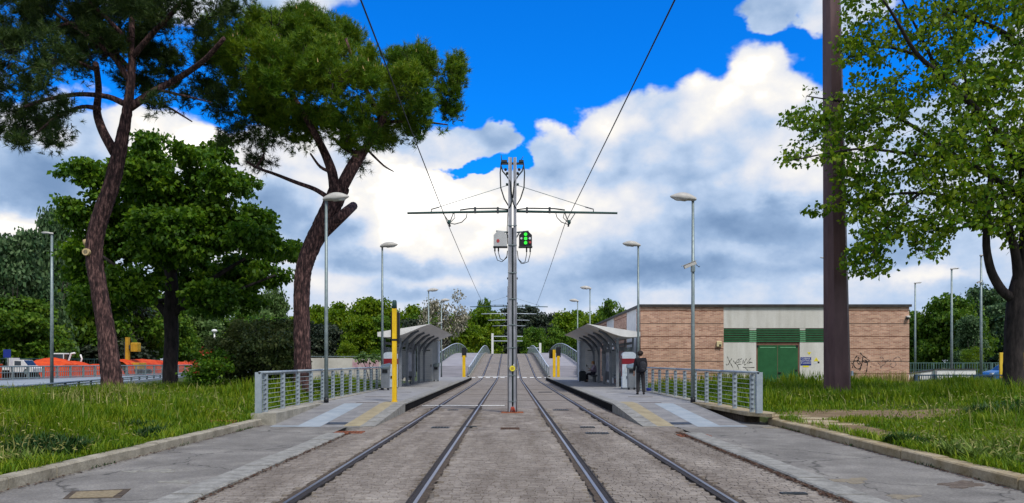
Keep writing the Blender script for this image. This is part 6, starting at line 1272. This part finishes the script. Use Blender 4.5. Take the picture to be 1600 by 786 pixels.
MB().add([(-1.11, -.7, 1.02), (-1.11, .7, 1.02), (-.5, .66, 1.44), (-.5, -.66, 1.44)], [(0, 1, 2, 3)]).build('windscreen', M['car_glass'], v); MB().box(-2.03, -1.8, -.8, -.5, .68, .8).build('headlight', M['white_lens'], v); MB().box(-2.08, -2.0, -.7, .7, .34, .5).build('bumper', M['black'], v)
for (a, b) in ((1.25, -.76), (-1.3, -.76), (1.25, .76), (-1.3, .76)): wheel(v, a, b, .31, .09)
x, y, z = P(1581, 588, 45); v = empty('notice_board', (x, y, 0), 'plain yellow board on legs behind the maple trunk', 'board'); za, zb = P(0, 591, 45)[2], P(0, 551, 45)[2]
MB().box(-.72, .72, -.05, .05, za, zb, .01).build('panel', M['board_yellow'], v)
for a in (-.6, .6): MB().box(a - .05, a + .05, -.04, .04, 0, za - .001).build('leg', M['galv'], v)
tag(MB().sheet([[(22.6, y, .04), (60, y, .04)] for y in (43.5, 50, 64)]).build('car_park', M['asphalt']), 'asphalt car park beyond the blue fence', kind='structure')

# ================================================================= PEOPLE
M['skin'] = mat('skin', (.42, .24, .17), (.48, .28, .20), 9, .55); M['suit'] = mat('black jacket cloth', (.005, .006, .011), (.012, .013, .020), 14, .85, .15, 60); M['trouser'] = mat('charcoal trousers', (.022, .022, .026), (.04, .038, .042), 12, .9)
M['hair_dark'] = mat('dark curly hair', (.012, .008, .007), (.035, .022, .018), 40, .7, .8, 60); M['hair_fair'] = mat('light brown hair', (.28, .14, .05), (.40, .22, .09), 30, .6, .5, 50); M['bag'] = mat('black backpack cloth', (.012, .014, .02), (.028, .03, .04), 18, .8)
M['mauve'] = mat('greyish mauve coat', (.24, .19, .27), (.36, .30, .38), 12, .9); M['scarf'] = mat('pale scarf', (.45, .42, .36), (.56, .52, .46), 14, .9); M['navy'] = mat('dark navy trousers', (.012, .012, .024), (.025, .024, .04), 12, .9); M['case'] = mat('dark suitcase shell', (.008, .014, .02), (.016, .024, .03), 8, .5)
def skin_mesh(name, verts, edges, radii, mt, parent, sub=2):
    me = bpy.data.meshes.new(name); me.from_pydata(verts, edges, []); o = bpy.data.objects.new(name, me); COL.objects.link(o)
    md = o.modifiers.new('s', 'SKIN'); md.use_smooth_shade = True
    for i, r_ in enumerate(radii):
        sv = me.skin_vertices[0].data[i]; sv.radius = (r_, r_) if isinstance(r_, (int, float)) else r_; sv.use_root = (i == 0)
    ss = o.modifiers.new('u', 'SUBSURF'); ss.levels = sub; ss.render_levels = sub
    bpy.context.view_layer.update(); nm = bpy.data.meshes.new_from_object(o.evaluated_get(bpy.context.evaluated_depsgraph_get())); bpy.data.objects.remove(o)
    nm.materials.clear(); nm.name = name; nm.polygons.foreach_set('use_smooth', [True] * len(nm.polygons)); return link(name, nm, mt, parent)
def figure(root, J, skinr=1.0):
    """body as one skinned surface from joints: pelvis, chest, neck, head, then shoulder/elbow/wrist/hand and hip/knee/ankle/toe for both sides"""
    V = []; E = []; R = []
    def add(p, r, prev=None):
        V.append(p); R.append(r); 
        if prev is not None: E.append((prev, len(V) - 1))
        return len(V) - 1
    pel = add(J['pelvis'], .10); w = add(J['waist'], (.12, .085), pel); ch = add(J['chest'], (.14, .10), w); nk = add(J['neck'], .052, ch); jw = add(J['jaw'], .066, nk); hd = add(J['head'], .088, jw); add(J['crown'], .058, hd); add(J['nose'], .016, jw)
    for s in ('l', 'r'):
        sh = add(J['sh' + s], .058, ch); el = add(J['el' + s], .042, sh); wr = add(J['wr' + s], .028, el); pm = add(J['ha' + s], (.036, .018), wr)
        ax = (Vector(J['ha' + s]) - Vector(J['wr' + s])).normalized(); sd = ax.cross(Vector((0, 0, 1)) if abs(ax.z) < .8 else Vector((0, 1, 0))).normalized(); cu = ax.cross(sd)
        for k, ln in enumerate((.068, .078, .074, .056)):
            b = Vector(J['ha' + s]) + ax * .035 + sd * (.030 - .020 * k); f1 = add(tuple(b), .009, pm); f2 = add(tuple(b + ax * ln * .5 + cu * .008), .0085, f1); add(tuple(b + ax * ln * .85 + cu * .03), .007, f2)
        tb = add(tuple(Vector(J['wr' + s]) + ax * .03 + sd * .035 + cu * .01), .010, pm); add(tuple(Vector(J['wr' + s]) + ax * .075 + sd * .055 + cu * .02), .009, tb)
        hp = add(J['hp' + s], .085, pel); kn = add(J['kn' + s], .056, hp); an = add(J['an' + s], .038, kn); add(J['to' + s], .032, an)
    return skin_mesh('body', V, E, R, M['skin'], root, 1)
def chain(name, J, keys, radii, mt, root, extra=()):
    V = [J[keys[0]] if isinstance(keys[0], str) else keys[0]]; E = []; R = [radii[0]]; prev = 0
    for k, r_ in zip(keys[1:], radii[1:]): V.append(J[k] if isinstance(k, str) else k); R.append(r_); E.append((prev, len(V) - 1)); prev = len(V) - 1
    for (frm, ks, rs) in extra:
        prev = frm
        for k, r_ in zip(ks, rs): V.append(J[k] if isinstance(k, str) else k); R.append(r_); E.append((prev, len(V) - 1)); prev = len(V) - 1
    return skin_mesh(name, V, E, R, mt, root, 2)
def lerp(a, b, t): return tuple(Vector(a).lerp(Vector(b), t))
# standing person, seen from behind
x, y, z = P(1001, 617, 30.6); st = empty('person', (x, y, PZ + .005), 'person in black jacket and charcoal trousers standing on right platform, seen from behind', 'person')
J = dict(pelvis=(0, 0, .93), waist=(0, .01, 1.08), chest=(0, .0, 1.30), neck=(-.005, .01, 1.47), jaw=(-.01, .03, 1.545), head=(-.01, .03, 1.61), crown=(-.01, .025, 1.67), nose=(-.02, .125, 1.575),
         shl=(-.185, 0, 1.40), ell=(-.235, .02, 1.12), wrl=(-.245, .10, .90), hal=(-.245, .13, .82), shr=(.185, 0, 1.40), elr=(.235, .06, 1.13), wrr=(.16, .24, 1.10), har=(.10, .29, 1.12),
         hpl=(-.085, 0, .90), knl=(-.10, .02, .49), anl=(-.115, -.01, .09), tol=(-.13, .14, .035), hpr=(.085, 0, .90), knr=(.105, .01, .49), anr=(.125, -.02, .09), tor=(.14, .13, .035))
figure(st, J)
chain('jacket', J, [(0, 0, .80), (0, .0, .95), 'waist', 'chest', (0, .0, 1.40), (0, .01, 1.455)], [(.205, .145), (.185, .13), (.175, .125), (.195, .135), (.15, .10), (.07, .065)], M['suit'], st, [(3, ['shl', 'ell', lerp(J['ell'], J['wrl'], .85)], [.082, .062, .048]), (3, ['shr', 'elr', lerp(J['elr'], J['wrr'], .85)], [.082, .062, .048])])
chain('trousers', J, [(0, 0, .97), 'pelvis'], [(.155, .12), (.15, .12)], M['trouser'], st, [(1, ['hpl', lerp(J['hpl'], J['knl'], .6), 'knl', lerp(J['knl'], J['anl'], .9), lerp(J['knl'], J['anl'], 1.02)], [.105, .092, .078, .070, .070]), (1, ['hpr', lerp(J['hpr'], J['knr'], .6), 'knr', lerp(J['knr'], J['anr'], .9), lerp(J['knr'], J['anr'], 1.02)], [.105, .092, .078, .070, .070])])
for s in 'lr': a, b = Vector(J['an' + s]), Vector(J['to' + s]); chain('shoe', J, [tuple(a + Vector((0, -.035, -.045))), tuple(a + Vector((0, .03, -.045))), tuple(b + Vector((0, .03, 0)))], [.046, .052, .038], M['black'], st)
mb = MB(); g = random.Random(3)
for _ in range(70):
    a = g.uniform(0, 6.28); e = g.uniform(-.7, 1.5); r_ = .088; p = (J['head'][0] + r_ * math.cos(a) * math.cos(e), J['head'][1] - .012 + r_ * math.sin(a) * math.cos(e), J['head'][2] + .015 + r_ * 1.15 * math.sin(e))
    if p[1] > J['head'][1] + .045 and p[2] < J['head'][2] + .04: continue
    mb.ball(p, g.uniform(.03, .042), 7, 5)
mb.ball((J['head'][0], J['head'][1] - .015, J['head'][2] + .02), (.10, .105, .11), 12, 8); mb.build('hair', M['hair_dark'], st)
for s in (-1, 1): MB().ball((-.01 + s * .032, .105, 1.615), .011, 8, 6).build('eye', M['white_lens'], st); MB().ball((-.01 + s * .10, .03, 1.60), (.012, .025, .035), 8, 6).build('ear', M['skin'], st)
bk = empty('backpack', (x + .04, y - .17, PZ + 1.12), 'black backpack worn on the back of the standing person', 'backpack'); bk.rotation_euler = (0, .12, -.25)
chain('pouch', {}, [(.03, -.02, -.24), (.03, -.03, -.08), (.02, -.02, .10), (.0, 0, .22)], [(.15, .08), (.165, .10), (.15, .095), (.09, .06)], M['bag'], bk); chain('front_pocket', {}, [(.05, -.10, -.20), (.05, -.11, -.06)], [(.10, .04), (.09, .04)], M['bag'], bk)
for s in (-1, 1): MB().tube([(s * .10, .05, -.2), (s * .14, .10, 0), (s * .13, .11, .2), (s * .10, .16, .30)], .018, 6).build('strap', M['bag'], bk)
ph = empty('phone', (x + .09, y + .31, PZ + 1.15), 'dark phone held up by the standing person', 'phone'); MB().box(-.036, .036, -.005, .005, 0, .15, .002).build('case', M['black'], ph); MB().box(-.032, .032, -.0075, -.0055, .008, .14).build('screen', M['car_glass'], ph)
# seated person facing the track
sy = 50.5; sxx = 5.50; se = empty('person', (sxx, sy, PZ), 'fair haired person in mauve coat and dark trousers seated in the right shelter', 'person')
J = dict(pelvis=(.10, 0, .55), waist=(.13, 0, .72), chest=(.10, 0, .95), neck=(.05, 0, 1.12), jaw=(.01, 0, 1.19), head=(.02, 0, 1.255), crown=(.025, 0, 1.31), nose=(-.085, 0, 1.215),
         shl=(.08, -.18, 1.04), ell=(.02, -.23, .78), wrl=(-.18, -.14, .84), hal=(-.25, -.11, .88), shr=(.08, .18, 1.04), elr=(.02, .24, .78), wrr=(-.16, .15, .74), har=(-.22, .12, .74),
         hpl=(.06, -.10, .53), knl=(-.36, -.12, .52), anl=(-.40, -.13, .09), tol=(-.53, -.14, .035), hpr=(.06, .10, .53), knr=(-.34, .12, .52), anr=(-.30, .13, .09), tor=(-.43, .14, .035))
figure(se, J)
chain('coat', J, ['pelvis', 'waist', 'chest', (.08, 0, 1.05), (.05, 0, 1.10)], [(.15, .19), (.16, .18), (.15, .19), (.11, .14), .07], M['mauve'], se, [(2, ['shl', 'ell', lerp(J['ell'], J['wrl'], .85)], [.085, .068, .05]), (2, ['shr', 'elr', lerp(J['elr'], J['wrr'], .85)], [.085, .068, .05])])
chain('trousers', J, ['pelvis'], [(.15, .16)], M['navy'], se, [(0, ['hpl', 'knl', lerp(J['knl'], J['anl'], .9)], [.10, .082, .072]), (0, ['hpr', 'knr', lerp(J['knr'], J['anr'], .9)], [.10, .082, .072])])
for s in 'lr': a, b = Vector(J['an' + s]), Vector(J['to' + s]); chain('shoe', J, [tuple(a + Vector((.03, 0, -.04))), tuple(a + Vector((-.04, 0, -.045))), tuple(b)], [.045, .05, .036], M['black'], se)
MB().ball((.035, 0, 1.275), (.108, .10, .10), 12, 8).ball((.09, 0, 1.22), (.06, .085, .10), 10, 7).build('hair', M['hair_fair'], se)
MB().tube([(-.02, -.08, 1.11), (-.06, 0, 1.08), (-.02, .08, 1.11), (.08, .07, 1.13), (.10, 0, 1.14), (.08, -.07, 1.13), (-.02, -.08, 1.11)], .035, 7).tube([(-.04, -.05, 1.08), (-.11, -.05, .98), (-.14, -.06, .86)], [.04, .045, .04], 7).build('scarf', M['scarf'], se)
for s in (-1, 1): MB().ball((-.065, s * .03, 1.262), .011, 8, 6).build('eye', M['white_lens'], se); MB().ball((.02, s * .088, 1.245), (.025, .012, .033), 8, 6).build('ear', M['skin'], se)
ph = empty('phone', (sxx - .29, sy - .10, PZ + .95), 'dark phone held before the face by the seated person', 'phone'); ph.rotation_euler = (0, -.5, 0); MB().box(-.006, .006, -.04, .04, -.02, .17, .002).build('case', M['black'], ph)
sc = empty('suitcase', (sxx - .68, sy - .25, PZ), 'dark rounded suitcase in front of the seated person', 'suitcase')
a = np.linspace(0, math.pi, 9); prof = [(-.22, .06), (.22, .06)] + [(.22 * math.cos(t) if 0 < i < 8 else .22 * math.cos(t), .58 + .16 * math.sin(t) ** .7) for i, t in enumerate(a)]
MB().prism(prof, 'y', -.14, .14).build('shell', M['case'], sc)
for k in (-.17, .17):
    for q in (-.1, .1): MB().tube([(k, q - .015, .03), (k, q + .015, .03)], .03, 8).build('wheel', M['black'], sc)
MB().tube([(-.08, 0, .72), (-.08, 0, .80), (.08, 0, .80), (.08, 0, .72)], .012, 6).build('handle', M['shelter_dark'], sc)
# small blue thing by the fence foot
x, y, z = P(1016, 609, 34.0); tag(MB().box(x - .16, x + .16, y - .1, y + .1, PZ + .024, PZ + .16, .03).build('plastic_bag', M['sign_blue']), 'small blue plastic bag lying at the foot of the right fence', 'bag')
